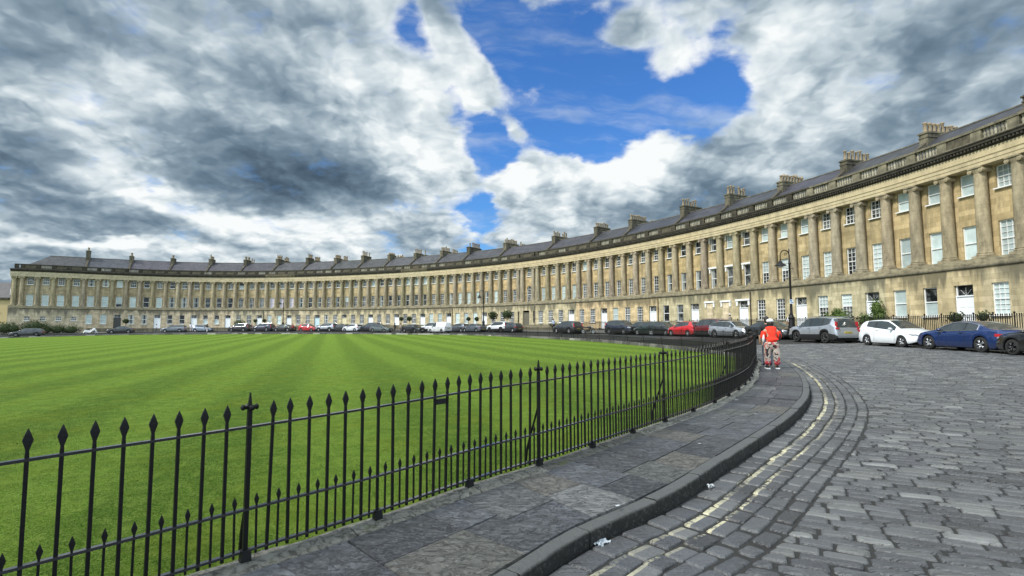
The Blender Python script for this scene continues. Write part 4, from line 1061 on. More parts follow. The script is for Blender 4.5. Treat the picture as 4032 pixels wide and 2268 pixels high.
    if hi == 0: p, a = crescent(-.95, -.01, 13.70); bl.box(p, (.32, .165, .31), a)
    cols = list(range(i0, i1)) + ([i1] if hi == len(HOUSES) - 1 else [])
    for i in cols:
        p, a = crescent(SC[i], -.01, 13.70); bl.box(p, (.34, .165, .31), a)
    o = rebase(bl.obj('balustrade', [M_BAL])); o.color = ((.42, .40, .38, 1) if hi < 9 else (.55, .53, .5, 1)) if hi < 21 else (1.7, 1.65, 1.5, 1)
    for i in range(i0, i1):
        L = SC[i + 1] - SC[i]
        if L < 1.5: continue
        if hr.random() < (.18 if hi > 16 else .5) and L < 2.7 and hi < 23:
            for q in range(3):
                p, a = crescent(SC[i] + .36 + (L - .72) * (q + .5) / 3, 0, 13.70); pn = MB(); pn.box((0, 0, 0), ((L - .72) / 6 - .01, .12, .30)); o = pn.obj('parapet_panel', [M_BAL]); o.location = p; o.rotation_euler = (0, 0, a); rebase(o); o.color = (.9, .86, .8, 1)
            continue
        nb2 = 7
        for k in range(nb2):
            p, a = crescent(SC[i] + .36 + (L - .72) * (k + .5) / nb2, -.01, 13.4)
            q = hr.uniform(.6, 1.25); o = rebase(inst('baluster', BALM, None, tuple(p), a)); o.color = (q, q, q * .97, 1)
    # columns
    for i in ([-1] if hi == 0 else []) + cols:
        s = SC[i] if i >= 0 else -1.15; p, a = crescent(s, 0, Z_PL)
        o = rebase(inst('column', COLM, None, tuple(p), a)); q = hr.uniform(.88, 1.1); o.color = (q, q * hr.uniform(.95, 1.), q * hr.uniform(.85, 1.), 1)
    # roof between party walls
    RP = [(-.8, 13.34), (-5.0, 16.55), (-5.12, 16.55), (-10, 13.3)]
    mb = MB(); SR = S if hi else S[1:]
    if hi == 0: sweep(mb, [3.] + [s for s in S if s > 3.], RP, [0]); base_ = [cpos(-.9, -.8, 13.34), cpos(3., -.8, 13.34), cpos(3., -5, 16.55), cpos(-.9, -10, 13.3), cpos(3, -10, 13.3)]; mb.add(base_, [(0, 1, 2), (0, 2, 3), (2, 4, 3)], uv=[(0, 0), (4, 0), (4, 5), (0, 5), (4, 5)])
    else: sweep(mb, SR, RP, [0])
    me = mb
    o = rebase(mb.obj('roof', [M_SLATE])); o.color = (*[q * .72 for q in ts[:2]], ts[2] * .68, 1)
    uvl = o.data.uv_layers[0]
    for lp_ in o.data.loops:
        v_ = o.data.vertices[lp_.vertex_index].co; uvl.data[lp_.index].uv = (v_.x * .8 + v_.y * .6, v_.z * 1.65)
    mb = MB(); sweep(mb, SR if hi else [3.] + [s for s in S if s > 3.], [(-4.93, 16.53), (-4.98, 16.64), (-5.14, 16.64), (-5.2, 16.53)], [0]); rebase(mb.obj('ridge_tiles', [M_BAL]))
    if hi < len(HOUSES) - 1:
        s = SC[i1]; mb = MB()
        pr = [(-.75, 13.2), (-.75, 13.62), (-5.06, 16.86), (-9.9, 13.6), (-9.9, 13.2)]
        vs = [cpos(s + sg * .19, d, z) for sg in (-1, 1) for d, z in pr]; n5 = 5
        mb.add(vs, [tuple(range(5)), tuple(range(9, 4, -1))] + [(j, (j + 1) % 5 + 0, (j + 1) % 5 + 5, j + 5) for j in range(5)])
        o = rebase(mb.obj('party_wall', [M_BAL])); o.color = (.75, .72, .7, 1)
        dd = -3.9
        for q, ln in enumerate(stacks):
            p, a = crescent(s, dd - ln / 2, 0); zt = (17.15 if hi < 19 else 16.68) + hr.uniform(-.12, .2) + (.55 if hi == 0 else 0) - (.35 if q else 0)
            if q: zt = 16.85 + hr.uniform(-.1, .3)
            mb = MB(); mb.box((0, 0, (15 + zt) / 2 - 15), (.36, ln / 2, (zt - 15) / 2)); mb.box((0, 0, zt - 15 - .28), (.41, ln / 2 + .05, .05)); mb.box((0, 0, zt - 15 + .06), (.44, ln / 2 + .08, .06)); mb.box((0, 0, zt - 15 + .15), (.34, ln / 2 - .04, .04))
            o = mb.obj('chimney_stack', [M_BAL]); o.location = (p.x, p.y, 15); o.rotation_euler = (0, 0, a); rebase(o); qv = hr.uniform(.8, 1.5); o.color = (qv, qv * .97, qv * .9, 1)
            npot = max(2, int(ln / .42)); kind = hr.choice([0, 0, 1, 1]) if hi not in (22,) else 2
            if hi in (9,): kind = 3
            for k in range(npot):
                if hr.random() < .08: continue
                kk = kind if hr.random() < .75 else hr.choice([0, 1, 2])
                inst('chimney_pot', POTS[kk], o, (hr.choice([-.1, .1]) * 0, -ln / 2 + ln * (k + .5) / npot, zt - 15 + .17), 0, (1.08, 1.08, hr.uniform(1.0, 1.3)))
            dd -= ln + .9
    # downpipes on some fronts
    if hi in (5, 12, 14, 17, 19):
        mb = MB(); s = SC[i1] - .15; p0 = Vector(cpos(s, .53, WL(s))); p1 = Vector(cpos(s, .53, 5.1)); mb.tube([p0, p1], .05, 6)
        rebase(mb.obj('downpipe', [M_SOOT]))
# ------------------------------------------------------------------ lawn railing
M_IRON = plain('black_painted_iron', (.0045, .0045, .005), .42, spec=.25, var=.3, vscale=30, bump=.25, bscale=60)
M_RAIL = plain('rubbed_iron_rail', (.02, .02, .022), .22, coat=.5, var=.4, vscale=14, bump=.15, bscale=30)
M_IRON2 = plain('old_black_iron', (.009, .009, .010), .45, spec=.3, var=.3, vscale=20, bump=.2, bscale=40)
PITCHB = 2.985 / 21
def picket_parts(h, w, dpt, head_w, head_h, head_d):
    """square bar with a flat spear head; x runs along the railing"""
    mb = MB(); hh = h - head_h
    pr = [(w, dpt, 0.), (w, dpt, hh - .045), (w * .8, dpt, hh - .01), (head_w, head_d, hh + head_h * .40), (head_w * .55, head_d * .8, hh + head_h * .72), (.0015, .0015, h)]
    vs = []
    for a, c, z in pr: vs += [(-a, -c, z), (a, -c, z), (a, c, z), (-a, c, z)]
    fs = [(k * 4 + i, k * 4 + (i + 1) % 4, k * 4 + 4 + (i + 1) % 4, k * 4 + 4 + i) for k in range(len(pr) - 1) for i in range(4)]
    mb.add(vs, fs); return mb
LONG = picket_parts(1.03, .0095, .0095, .0235, .105, .008); SHORT = picket_parts(.405, .0062, .0062, .0155, .07, .0055)
me_long = LONG.mesh('long_bar', [M_IRON]); me_short = SHORT.mesh('short_bar', [M_IRON])
mb = MB()
mb.add(*[(lambda v, f: (v, f))([(x, y, z) for z, k in ((-.09, 1), (.9, 1), (1.0, .92), (1.10, .25)) for x, y in ((-.0145 * k, -.0145 * k), (.0145 * k, -.0145 * k), (.0145 * k, .0145 * k), (-.0145 * k, .0145 * k))],
       [(k * 4 + i, k * 4 + (i + 1) % 4, k * 4 + 4 + (i + 1) % 4, k * 4 + 4 + i) for k in range(3) for i in range(4)] + [(12, 13, 14, 15)])][0])
mb.lathe([(.005, -.06), (.019, -.052), (.021, -.045), (.013, -.03), (.013, .03), (.021, .045), (.019, .052), (.005, .06)], 8, c=(0, 0, 1.0), ax=(1, 0, 0))
mb.lathe([(.005, -.06), (.019, -.052), (.021, -.045), (.013, -.03), (.013, .03), (.021, .045), (.019, .052), (.005, .06)], 8, c=(0, 0, 1.0), ax=(0, 1, 0))
me_post = mb.mesh('post', [M_IRON])
mb = MB(); mb.box((0, 0, -.01), (.035, .03, .055), top=.85); me_foot = mb.mesh('foot', [M_IRON2])
mb = MB(); mb.tube([(-.02, -.02, .62), (-.03, -.08, .45), (-.05, -.17, .25), (-.05, -.22, .08), (-.05, -.235, -.05)], [.009, .011, .013, .014, .014], 6); me_stay = mb.mesh('back_stay', [M_IRON])
fence = empty('railing', (FC[ia].x, FC[ia].y, FC[ia].z))
tag(fence, 'long black spear topped iron railing curving round the lawn', 'railing')
Fi = Matrix.Translation(-Vector(fence.location))
def fpart(o): o.parent = fence; o.matrix_parent_inverse = Fi; return o
def rail(name, zz, hw, hh, s0, s1, dy=0.):
    n = int((s1 - s0) / .25); vs = []
    for i in range(n + 1):
        p, t = fence_at(s0 + (s1 - s0) * i / n); nr = Vector((t.y, -t.x, 0))
        for a, c in ((-hw, -hh), (hw, -hh), (hw, hh), (-hw, hh)):
            q = p + nr * (a + dy); vs.append((q.x, q.y, p.z + zz + c))
    fs = [(i * 4 + j, i * 4 + (j + 1) % 4, i * 4 + 4 + (j + 1) % 4, i * 4 + 4 + j) for i in range(n) for j in range(4)]
    me = mesh_from(name, vs, fs, [M_RAIL]); return fpart(link(bpy.data.objects.new(name, me)))
s_lo = fence_s(-6, -.9); s_hi = FSa[-1] - 2.2
rail('top_rail', .865, .017, .008, s_lo, s_hi); rail('middle_rail', .31, .017, .008, s_lo, s_hi); rail('bottom_rail', .035, .018, .008, s_lo, s_hi)
rb = random.Random(9)
rest_l = MB(); rest_s = MB()
def stamp(dst, src, p, ang, lean):
    ca, sa = math.cos(ang), math.sin(ang)
    dst.add([(p.x + (x + lean[0] * z) * ca - (y + lean[1] * z) * sa, p.y + (x + lean[0] * z) * sa + (y + lean[1] * z) * ca, p.z + z) for x, y, z in src.v], src.f)
k0 = int((s_lo - S_P1) / PITCHB) + 1; k1 = int((s_hi - S_P1) / PITCHB); kfirst = int((fence_s(-2.95, 2.5) - S_P1) / PITCHB)
nl = ns = npst = 0
for k in range(k0, k1):
    s = S_P1 + k * PITCHB; p, t = fence_at(s); a = math.atan2(t.y, t.x)
    if k % 21 == 0:
        o = fpart(inst('post', me_post, None, tuple(p), a)); fpart(inst('back_stay', me_stay, None, tuple(p), a + math.pi))
    else:
        lean = (rb.gauss(0, .0055), rb.gauss(0, .004))
        if k >= kfirst and nl < 100:
            o = fpart(inst('long_bar', me_long, None, tuple(p), a)); o.rotation_euler = (lean[1], lean[0], a); nl += 1
        else: stamp(rest_l, LONG, p, a, lean)
    if k % 7 == 0 and s < S_APEX + 30: fpart(inst('foot', me_foot, None, (p.x + t.y * .01, p.y - t.x * .01, p.z + .0), a))
    p, t = fence_at(s + PITCHB / 2); a = math.atan2(t.y, t.x); lean = (rb.gauss(0, .006), rb.gauss(0, .004))
    if k >= kfirst and ns < 100:
        o = fpart(inst('short_bar', me_short, None, tuple(p), a)); o.rotation_euler = (lean[1], lean[0], a); ns += 1
    else: stamp(rest_s, SHORT, p, a, lean)
o = fpart(rest_l.obj('far_long_bars', [M_IRON])); o['kind'] = 'stuff'; o['label'] = 'the many thin far bars of the railing'
o = fpart(rest_s.obj('far_short_bars', [M_IRON])); o['kind'] = 'stuff'; o['label'] = 'the many short far bars of the railing'
kk = 11; p, t = fence_at(S_P1 + (kk + .5) * PITCHB); mb = MB(); mb.box((0, .002, 0), (PITCHB / 2 - .008, .006, .024)); o = fpart(mb.obj('name_plate', [M_IRON2])); o.location = (p.x, p.y, p.z + .815); o.rotation_euler = (0, 0, math.atan2(t.y, t.x)); o['label'] = 'small dark plate wired under the top rail'

# ------------------------------------------------------------------ area railings of the right hand houses
ARL = ['far black area railing by the motorbike', 'black area railing behind the dark blue car', 'black area railing behind the red hatchback', 'black area railing behind the silver estate car',
       'black area railing beside the near street lamp', 'black area railing behind the silver parked off roader', 'black area railing behind the white hatchback', 'black area railing behind the blue coupe at the right edge', 'black area railing beyond the right edge']
def area_rail(i0, i1, label):
    mb = MB(); s0, s1 = SC[i0] + .05, SC[i1] - .05; d = 2.45
    n = int((s1 - s0) / .135); p0, a0 = crescent((s0 + s1) / 2, d, WL(s0))
    rr_ = random.Random(i0)
    vs = []
    for zz in (.08, .98):
        pts = [Vector(cpos(s0 + (s1 - s0) * j / 10, d, WL(s0) + zz)) - p0 for j in range(11)]; mb.tube(pts, .016, 4)
    for k in range(n + 1):
        s = s0 + (s1 - s0) * k / n; q = Vector(cpos(s, d, WL(s0))) - p0; a = crescent(s, d)[1]
        big = k % 9 == 0; w = .024 if big else .0145; h = 1.26 if big else 1.16
        l1, l2 = rr_.gauss(0, .006), rr_.gauss(0, .004)
        pr = [(w, 0), (w, h - .12), (w * 1.9, h - .07), (.001, h)]; b0 = []
        for r_, z_ in pr: b0 += [(q.x + x * r_ + l1 * z_, q.y + y * r_ + l2 * z_, q.z + z_) for x, y in ((-1, -1), (1, -1), (1, 1), (-1, 1))]
        mb.add(b0, [(m * 4 + i, m * 4 + (i + 1) % 4, m * 4 + 4 + (i + 1) % 4, m * 4 + 4 + i) for m in range(3) for i in range(4)])
    o = mb.obj('area_railing', [M_IRON2]); o.location = p0
    tag(o, label, 'railing', 'area railings in front of the houses')
segs = [(54, 57), (57, 61), (61, 64), (64, 67), (67, 70), (70, 73), (73, 76), (76, 79), (79, 82)]
for (i0, i1), lab in zip(segs, ARL): area_rail(i0, i1, lab)
# low dark copings / steps in front of the far houses
mbw = None
LW = {2: 'second', 5: 'x'}
def low_wall(s0, s1, d, h, label, mat):
    n = max(2, int((s1 - s0) / 2)); mb = MB(); p0, _ = crescent((s0 + s1) / 2, d); p0.z = WL(s0)
    S_ = np.linspace(s0, s1, n + 1); vs = []
    for s in S_:
        for dd, z in ((d - .12, -.3), (d - .12, h), (d + .12, h), (d + .12, -.6)): q = Vector(cpos(s, dd, WL(s0) + z)) - p0; vs.append(tuple(q))
    fs = [(i * 4 + j, i * 4 + 4 + j, i * 4 + 5 + j, i * 4 + 1 + j) for i in range(n) for j in range(3)] + [(0, 1, 2, 3), (n * 4 + 3, n * 4 + 2, n * 4 + 1, n * 4)]
    mb.add(vs, fs); o = mb.obj('low_wall', [mat]); o.location = p0; o.color = (1.5, 1.45, 1.3, 1)
    tag(o, label, 'wall', 'low area walls before the far houses')
low_wall(11., 16., 3.2, .75, 'low grey wall behind the white covered motorbike', M_BAL)
low_wall(18.5, 26., 3.2, .7, 'low grey wall behind the black low car', M_BAL)
low_wall(27., 43., 3.2, .8, 'low dark wall between the two grey blue cars', M_BAL)
low_wall(44., 60., 3.2, .9, 'long low wall behind the dark off roaders', M_BAL)
low_wall(61., 84., 3.2, .9, 'long low wall behind the white hatchback', M_BAL)
low_wall(86., 112., 3.2, .85, 'long low wall behind the white van', M_BAL)
low_wall(113.5, 127., 3.2, .8, 'low stone wall with dark base at the central house', M_BAL)

# ------------------------------------------------------------------ street lamps
M_LENS = plain('lamp_glass', (.45, .45, .42), .2, coat=.5)
M_SIGNW = plain('sign_white', (.70, .74, .76), .4); M_SIGNB = plain('sign_blue', (.08, .22, .50), .4)
def make_lamp():
    root = empty('street_lamp')
    mb = MB(); mb.lathe([(.40, 0), (.40, .12), (.34, .16), (.30, .3), (.27, .36), (.25, .8), (.27, .86), (.24, .9), (.20, 1.4), (.24, 1.46), (.25, 1.52), (.17, 1.62), (.14, 1.75)], 8); mb.obj('pedestal', [M_IRON2], root)
    mb = MB(); mb.lathe([(.13, 1.75), (.10, 1.85), (.085, 3.0), (.07, 5.6), (.10, 5.65), (.10, 5.72), (.06, 5.8), (.055, 5.98)], 12); mb.obj('pole', [M_IRON2], root, smooth=True)
    mb = MB(); mb.tube([(-.28, 0, 5.3), (.28, 0, 5.3)], .018, 6); mb.ball((.28, 0, 5.3), .03, 6, 4); mb.ball((-.28, 0, 5.3), .03, 6, 4); mb.obj('ladder_bar', [M_IRON2], root)
    mb = MB(); arc = [(0, 0, 5.9), (.0, 0, 6.15)] + [(-.36 + .36 * math.cos(R(q)), 0, 6.32 + .40 * math.sin(R(q))) for q in range(0, 181, 15)] + [(-.72, 0, 6.0), (-.72, 0, 5.88)]
    mb.tube(arc, [.045] * 3 + [.036] * (len(arc) - 3), 8)
    sc = [(-.30 + .13 * math.cos(R(q)) * (1 - q / 700), 0, 6.40 + .12 * math.sin(R(q)) * (1 - q / 700)) for q in range(0, 400, 25)]; mb.tube(sc, .016, 6)
    sc = [(.03 + .07 * math.cos(R(q)), 0, 6.62 + .07 * math.sin(R(q))) for q in range(0, 300, 25)]; mb.tube(sc, .02, 6); mb.ball((.0, 0, 6.8), .045, 8, 6); mb.tube([(-.02, 0, 6.45), (0, 0, 6.8)], .02, 6)
    mb.obj('swan_neck', [M_IRON2], root)
    mb = MB(); mb.lathe([(.05, 5.92), (.12, 5.86), (.17, 5.72), (.36, 5.58), (.42, 5.53), (.41, 5.50), (.16, 5.52)], 14, c=(-.72, 0, 0)); lt = mb.obj('lantern', [M_IRON2], root, smooth=True)
    mb = MB(); mb.lathe([(.24, 5.52), (.22, 5.44), (.14, 5.38), (.02, 5.35)], 12, c=(-.72, 0, 0)); mb.obj('lamp_glass', [M_LENS], lt, smooth=True)
    return root
lampA = make_lamp()
lampA.location = (21.35, 40.4, gr(21.3, 40.4) + .14); lampA.rotation_euler = (0, 0, R(4)); lampA.scale = (1.0, 1.0, 1.0)
tag(lampA, 'tall black swan neck street lamp on the kerb behind the woman in red', 'street lamp', 'swan neck lamps along the crescent kerb')
sg = MB(); sg.box((0, -.09, 2.75), (.15, .008, .17)); sgo = sg.obj('parking_plate', [M_SIGNW], lampA); sgo['label'] = 'small pale blue and white plate'
sg = MB(); sg.box((-.06, -.101, 2.83), (.06, .004, .06)); 
for q in range(3): sg.box((.02, -.101, 2.72 - q * .035), (.10, .004, .008))
sg.obj('plate_print', [M_SIGNB], sgo)
for sx, dd, lab in ((107.8, 6.8, 'black street lamp seen against the central houses right of the white van'), (55.0, 6.6, 'farthest black street lamp, in front of the lilac blinds')):
    o = copy_tree(lampA); p, a = crescent(sx, dd); o.location = (p.x, p.y, gr(p.x, p.y) + .14); o.rotation_euler = (0, 0, R(8)); o['label'] = lab
    for ch in list(o.children):
        if ch.name.startswith('parking_plate'):
            for g in list(ch.children): bpy.data.objects.remove(g)
            bpy.data.objects.remove(ch)

# ------------------------------------------------------------------ plants
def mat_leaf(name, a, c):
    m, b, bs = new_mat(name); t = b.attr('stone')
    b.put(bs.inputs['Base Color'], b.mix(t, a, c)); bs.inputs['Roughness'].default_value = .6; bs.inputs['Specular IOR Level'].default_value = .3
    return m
M_LEAFD = mat_leaf('dark_leaf', (.010, .018, .004), (.055, .080, .020)); M_LEAFG = mat_leaf('green_leaf', (.02, .045, .006), (.10, .15, .03)); M_BARK = plain('bark', (.05, .04, .03), .9)
def leaves(mb, c, r, n, size, rr_, shell=.45):
    for _ in range(n):
        while True:
            v = Vector((rr_.uniform(-1, 1), rr_.uniform(-1, 1), rr_.uniform(-1, 1)))
            if shell < v.length < 1: break
        v = v * (1 + .12 * math.sin(v.x * 7 + v.y * 5 + v.z * 6))
        p = Vector((c[0] + v.x * r[0], c[1] + v.y * r[1], c[2] + v.z * r[2]))
        a = Vector((rr_.gauss(0, 1), rr_.gauss(0, 1), rr_.gauss(0, 1))).normalized(); d = a.orthogonal().normalized(); s = size * rr_.uniform(.6, 1.3)
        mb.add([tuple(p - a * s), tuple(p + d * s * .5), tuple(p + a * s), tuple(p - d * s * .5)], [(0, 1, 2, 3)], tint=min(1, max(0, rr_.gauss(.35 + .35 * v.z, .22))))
def bush(label, s, d, blobs_, mat, name='hedge', cat='hedge', group=None, size=.09, dens=1., z=None):
    p, a = crescent(s, d); rr_ = random.Random(int(s * 10)); z = WL(s) if z is None else z
    root = empty(name, (p.x, p.y, z), a); tag(root, label, cat, group)
    mb = MB()
    for (x, y, zz, rx, ry, rz) in blobs_:
        leaves(mb, (x, y, zz), (rx, ry, rz), int(dens * 520 * rx * max(rz, ry)) + 80, size, rr_)
        mb.ball((x, y, zz), (rx * .62, ry * .62, rz * .62), 10, 7)
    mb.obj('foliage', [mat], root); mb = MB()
    for (x, y, zz, rx, ry, rz) in blobs_[:3]: mb.tube([(x, y, 0), (x, y, zz)], .05, 6)
    mb.obj('stem', [M_BARK], root); return root
GH = 'clipped hedges at the western house'
bush('dark clipped hedge at the far left, left of the parked estate', -6.0, 5.2, [(-1.5, 0, 1.2, 2.8, 1.2, 1.5), (1.4, 0, 1.25, 2.3, 1.1, 1.55), (-4, 0, .9, 2.2, 1.2, 1.2)], M_LEAFD, group=GH, z=.1)
bush('dark rounded hedge behind the bonnet of the dark estate', -.5, 5.0, [(0, 0, 1.1, 1.9, 1.1, 1.4), (1.3, 0, 1.0, 1.3, 1., 1.2)], M_LEAFD, group=GH, z=.2)
bush('tallest dark hedge mound behind the dark estate roof', 3.6, 4.8, [(0, 0, 1.3, 2.0, 1.1, 1.6), (-1.2, 0, 1.0, 1.3, 1., 1.3), (1.5, 0, .9, 1.3, 1., 1.2)], M_LEAFD, group=GH, z=.25)
bush('low flat dark hedge between the mound and the covered motorbike', 7.6, 4.6, [(-1, 0, .75, 1.7, .9, 1.05), (1., 0, .7, 1.9, .9, 1.0)], M_LEAFD, group=GH, z=.3)
bush('round dark bush at the wall above the dark off roader', 41.6, 3.0, [(0, 0, 1.5, 1.25, .9, .85)], M_LEAFD, 'bush', 'bush')
def ball_tree(label, s, d, r, h, group='ball trees in front of the houses'):
    p, a = crescent(s, d); rr_ = random.Random(int(s * 7)); z = WL(s)
    root = empty('ball_tree', (p.x, p.y, z), a); tag(root, label, 'clipped tree', group)
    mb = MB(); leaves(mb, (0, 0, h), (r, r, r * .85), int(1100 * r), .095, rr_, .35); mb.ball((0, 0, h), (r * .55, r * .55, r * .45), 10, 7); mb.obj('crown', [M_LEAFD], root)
    mb = MB(); mb.tube([(0, 0, .3), (0, 0, h)], .04, 6); mb.obj('trunk', [M_BARK], root)
    mb = MB(); mb.lathe([(.2, 0), (.26, .4), (.3, .42), (.3, .5), (.24, .5)], 10); mb.obj('pot', [M_BAL], root)
ball_tree('dark clipped tree beside the open black doorway', 17.8, 3.4, .6, 2.2)
ball_tree('small ball tree left of the white door above the dark blue off roader', 45.6, 3.3, .42, 2.0)
ball_tree('small ball tree right of the white door above the dark blue off roader', 47.8, 3.3, .42, 2.0)
ball_tree('left one of the ball tree pair above the black saloon', 83.2, 3.6, .45, 2.0)
ball_tree('right one of the ball tree pair above the black saloon', 85.3, 3.6, .52, 2.0)
ball_tree('small ball tree left of the white door behind the grey saloon', 100.4, 3.5, .4, 1.85)
ball_tree('small ball tree right of the white door behind the grey saloon', 102.5, 3.5, .42, 1.8)
ball_tree('big oval ball tree above the white off roader, just right of the lamp', 107.3, 4.2, .85, 2.35)
ball_tree('big oval ball tree on a stone pot left of the central door', 110.9, 4.2, .88, 2.4)
bush('low spreading bush in front of the house right of the centre', 120.9, 3.2, [(0, 0, .75, .9, .6, .35), (.2, 0, .4, .4, .4, .4)], M_LEAFD, 'bush', 'bush', size=.07)
bush('loose green shrub under the lower windows behind the silver off roader', 163.9, 1.3, [(-.7, 0, .9, 1.0, .5, .75), (.6, 0, 1.0, 1.0, .5, .85), (.2, 0, 1.5, .5, .4, .5)], M_LEAFG, 'shrub', 'shrub', size=.07, dens=1.2)
bush('tall climbing shrub beside the window behind the silver off roader', 167.6, 1.1, [(0, 0, 1.8, .6, .4, .8), (.1, 0, 1.0, .75, .45, .9), (-1.0, 0, .9, .8, .45, .6)], M_LEAFG, 'shrub', 'shrub', size=.07, dens=1.3)
bush('dark bush behind the area railing left of the white door behind the blue coupe', 174.2, 1.6, [(0, 0, .95, .6, .5, .45)], M_LEAFD, 'bush', 'bush', size=.06)
bush('dark bush behind the area railing right of that white door', 176.0, 1.6, [(0, 0, 1.0, .4, .4, .4)], M_LEAFD, 'bush', 'bush', size=.06)

# ------------------------------------------------------------------ neighbour house beyond the west end
nb = empty('neighbour_house', (-124, 124, 0)); tag(nb, 'yellow stone house with dark mansard roof and dormer at the left edge of the photo', 'house')
nb.rotation_euler = (0, 0, R(12))
def nbox(name, c, h, mat, col=None):
    m_ = MB(); m_.box(c, h); o = m_.obj(name, [mat], nb)
    if col: o.color = (*col, 1)
    return o
M_YST = plain('yellow_stone', (.46, .36, .19), .85, var=.15, vscale=.8)
nbox('wall', (0, 5, 3.4), (16, 5, 4.9), M_YST); nbox('cornice', (0, -.1, 8.3), (16.2, .35, .22), M_SOOT)
mb = MB(); mb.add([(-16, -.2, 8.5), (16, -.2, 8.5), (16, 1.6, 12.2), (-16, 1.6, 12.2), (16, 10, 8.5), (-16, 10, 8.5), (16, 8, 12.2), (-16, 8, 12.2)], [(0, 1, 2, 3), (3, 2, 6, 7), (1, 4, 6, 2), (7, 6, 4, 5)]); mb.obj('roof', [M_SLATE], nb).color = (.5, .5, .6, 1)
for x in (-12.5, -9, -5.2, -1.5, 2.2, 5.9, 9.6, 13.2):
    o = inst('window', fmesh(2, True), nb, (x, -.02, 5.6), math.pi, (1.25, 1, 1.3)); inst('pane', pmesh(2, 'g'), o); inst('sill', SILL[2], o, (0, .12, 0))
    o = inst('door', DOORS['C'], nb, (x, -.02, .4), math.pi) if x in (2.2, 9.6) else inst('window', fmesh(0, True), nb, (x, -.02, 1.6), math.pi, (1.2, 1, 1.1))
    if x not in (2.2, 9.6): inst('pane', pmesh(0, 'g'), o)
    if x in (-9, -1.5, 5.9, 9.6, 13.2): nbox('dormer', (x, .7, 9.9), (.75, .9, .7), M_WHITE)
# manhole cover and litter
def on_road(x, y, z=0.): return (x, y, gr(x, y) + z)
mb = MB(); mb.lathe([(.33, 0), (.33, .012), (.30, .014), (.29, .006), (.01, .006)], 24); o = mb.obj('manhole_cover', [M_IRON2]); o.location = on_road(9.4, 8.8, .004); tag(o, 'dark iron cover sunk among the setts on the right', 'manhole cover')
M_PAPER = plain('white_paper', (.48, .50, .52), .5); M_FOIL = plain('crumpled_plastic', (.34, .38, .42), .25, coat=.6, var=.5, vscale=60)
def scrap(name, x, y, z, r, label, mat, rz=0, fl=.35, seed=1):
    rr_ = random.Random(seed); mb = MB(); n = 9; vs = []; fs = []
    for i in range(n):
        for j in range(n):
            u, v = i / (n - 1) - .5, j / (n - 1) - .5
            vs.append((u * r * 2 + rr_.uniform(-.1, .1) * r, v * r * 1.2 + rr_.uniform(-.1, .1) * r, fl * r * rr_.uniform(0, 1)))
    fs = [(i * n + j, (i + 1) * n + j, (i + 1) * n + j + 1, i * n + j + 1) for i in range(n - 1) for j in range(n - 1)]
    mb.add(vs, fs); o = mb.obj(name, [mat]); o.location = (x, y, z); o.rotation_euler = (0, 0, rz); tag(o, label, 'litter', 'scraps of litter')
def kp(sx, sy, off_):
    p, t = kerb_at(kerb_s(sx, sy)); q = p + Vector((t.y, -t.x, 0)) * off_; return q.x, q.y
x, y = kp(.55, 4.2, .14); scrap('wrapper', x + .06, y + .2, gr(x, y) + .008, .065, 'crumpled clear wrapper lying against the kerb near the bottom', M_FOIL, R(48), .35, 2)
x, y = kp(2.0, 5.6, .07); scrap('wrapper', x, y, gr(x, y) + .008, .032, 'white crumpled scrap in the gutter farther up', M_PAPER, R(20), 1.2, 3)
x, y = kp(1.05, 4.65, -.1); scrap('paper_scrap', x, y, -.088 + .02, .022, 'white flake lying on the kerb stone', M_PAPER, R(30), .1, 4)
for (x, y, r, lab) in ((2.35, 6.75, .02, 'small white scrap near the middle of the pavement'), (3.9, 8.6, .02, 'tiny white scrap on the pavement farther on'), (4.15, 9.9, .03, 'white scrap beside the railing foot')):
    scrap('paper_scrap', x, y, .0 + {2.35: -.0, 3.9: .075, 4.15: .115}[x], r, lab, M_PAPER, R(10), .2, int(x * 10))
# ------------------------------------------------------------------ vehicles
def paint(name, col, rough=.25, metal=.35):
    m, b, bs = new_mat(name); bs.inputs['Base Color'].default_value = (*col, 1); bs.inputs['Roughness'].default_value = rough; bs.inputs['Metallic'].default_value = metal
    bs.inputs['Coat Weight'].default_value = 1.; bs.inputs['Coat Roughness'].default_value = .05
    P = b.coord('Object'); _, _, z = b.xyz(P)                      # road dust on the lower panels
    d = b.math('MULTIPLY', b.mapr(z, .55, .2, 0, .6), b.noise(P, 7., 4, .6)); b.put(bs.inputs['Base Color'], b.mix(d, col, (.10, .095, .085)))
    return m
PAINT = {'silver': paint('paint_silver', (.42, .45, .50), .3, .6), 'white': paint('paint_white', (.80, .84, .88), .25, 0.), 'blue': paint('paint_blue', (.004, .026, .125), .2, .3), 'black': paint('paint_black', (.008, .008, .010), .2, .2),
         'dgrey': paint('paint_dark_grey', (.045, .05, .058), .25, .5), 'grey': paint('paint_grey', (.16, .18, .21), .28, .6), 'red': paint('paint_red', (.50, .010, .018), .25, .1), 'maroon': paint('paint_maroon', (.12, .006, .010), .25, .2),
         'navy': paint('paint_navy', (.012, .016, .038), .22, .4), 'green': paint('paint_dark_green', (.010, .026, .022), .22, .4), 'ggreen': paint('paint_grey_green', (.13, .16, .16), .28, .5), 'paleblue': paint('paint_pale_blue_grey', (.30, .35, .42), .28, .6),
         'vanwhite': paint('paint_van_white', (.78, .79, .80), .35, 0.)}
M_GLASS = plain('car_glass', (.035, .045, .05), .05, spec=.9); M_TYRE = plain('tyre', (.018, .018, .018), .85); M_RIM = plain('alloy', (.45, .46, .48), .3, .8); M_RIMD = plain('dark_alloy', (.06, .06, .065), .3, .7)
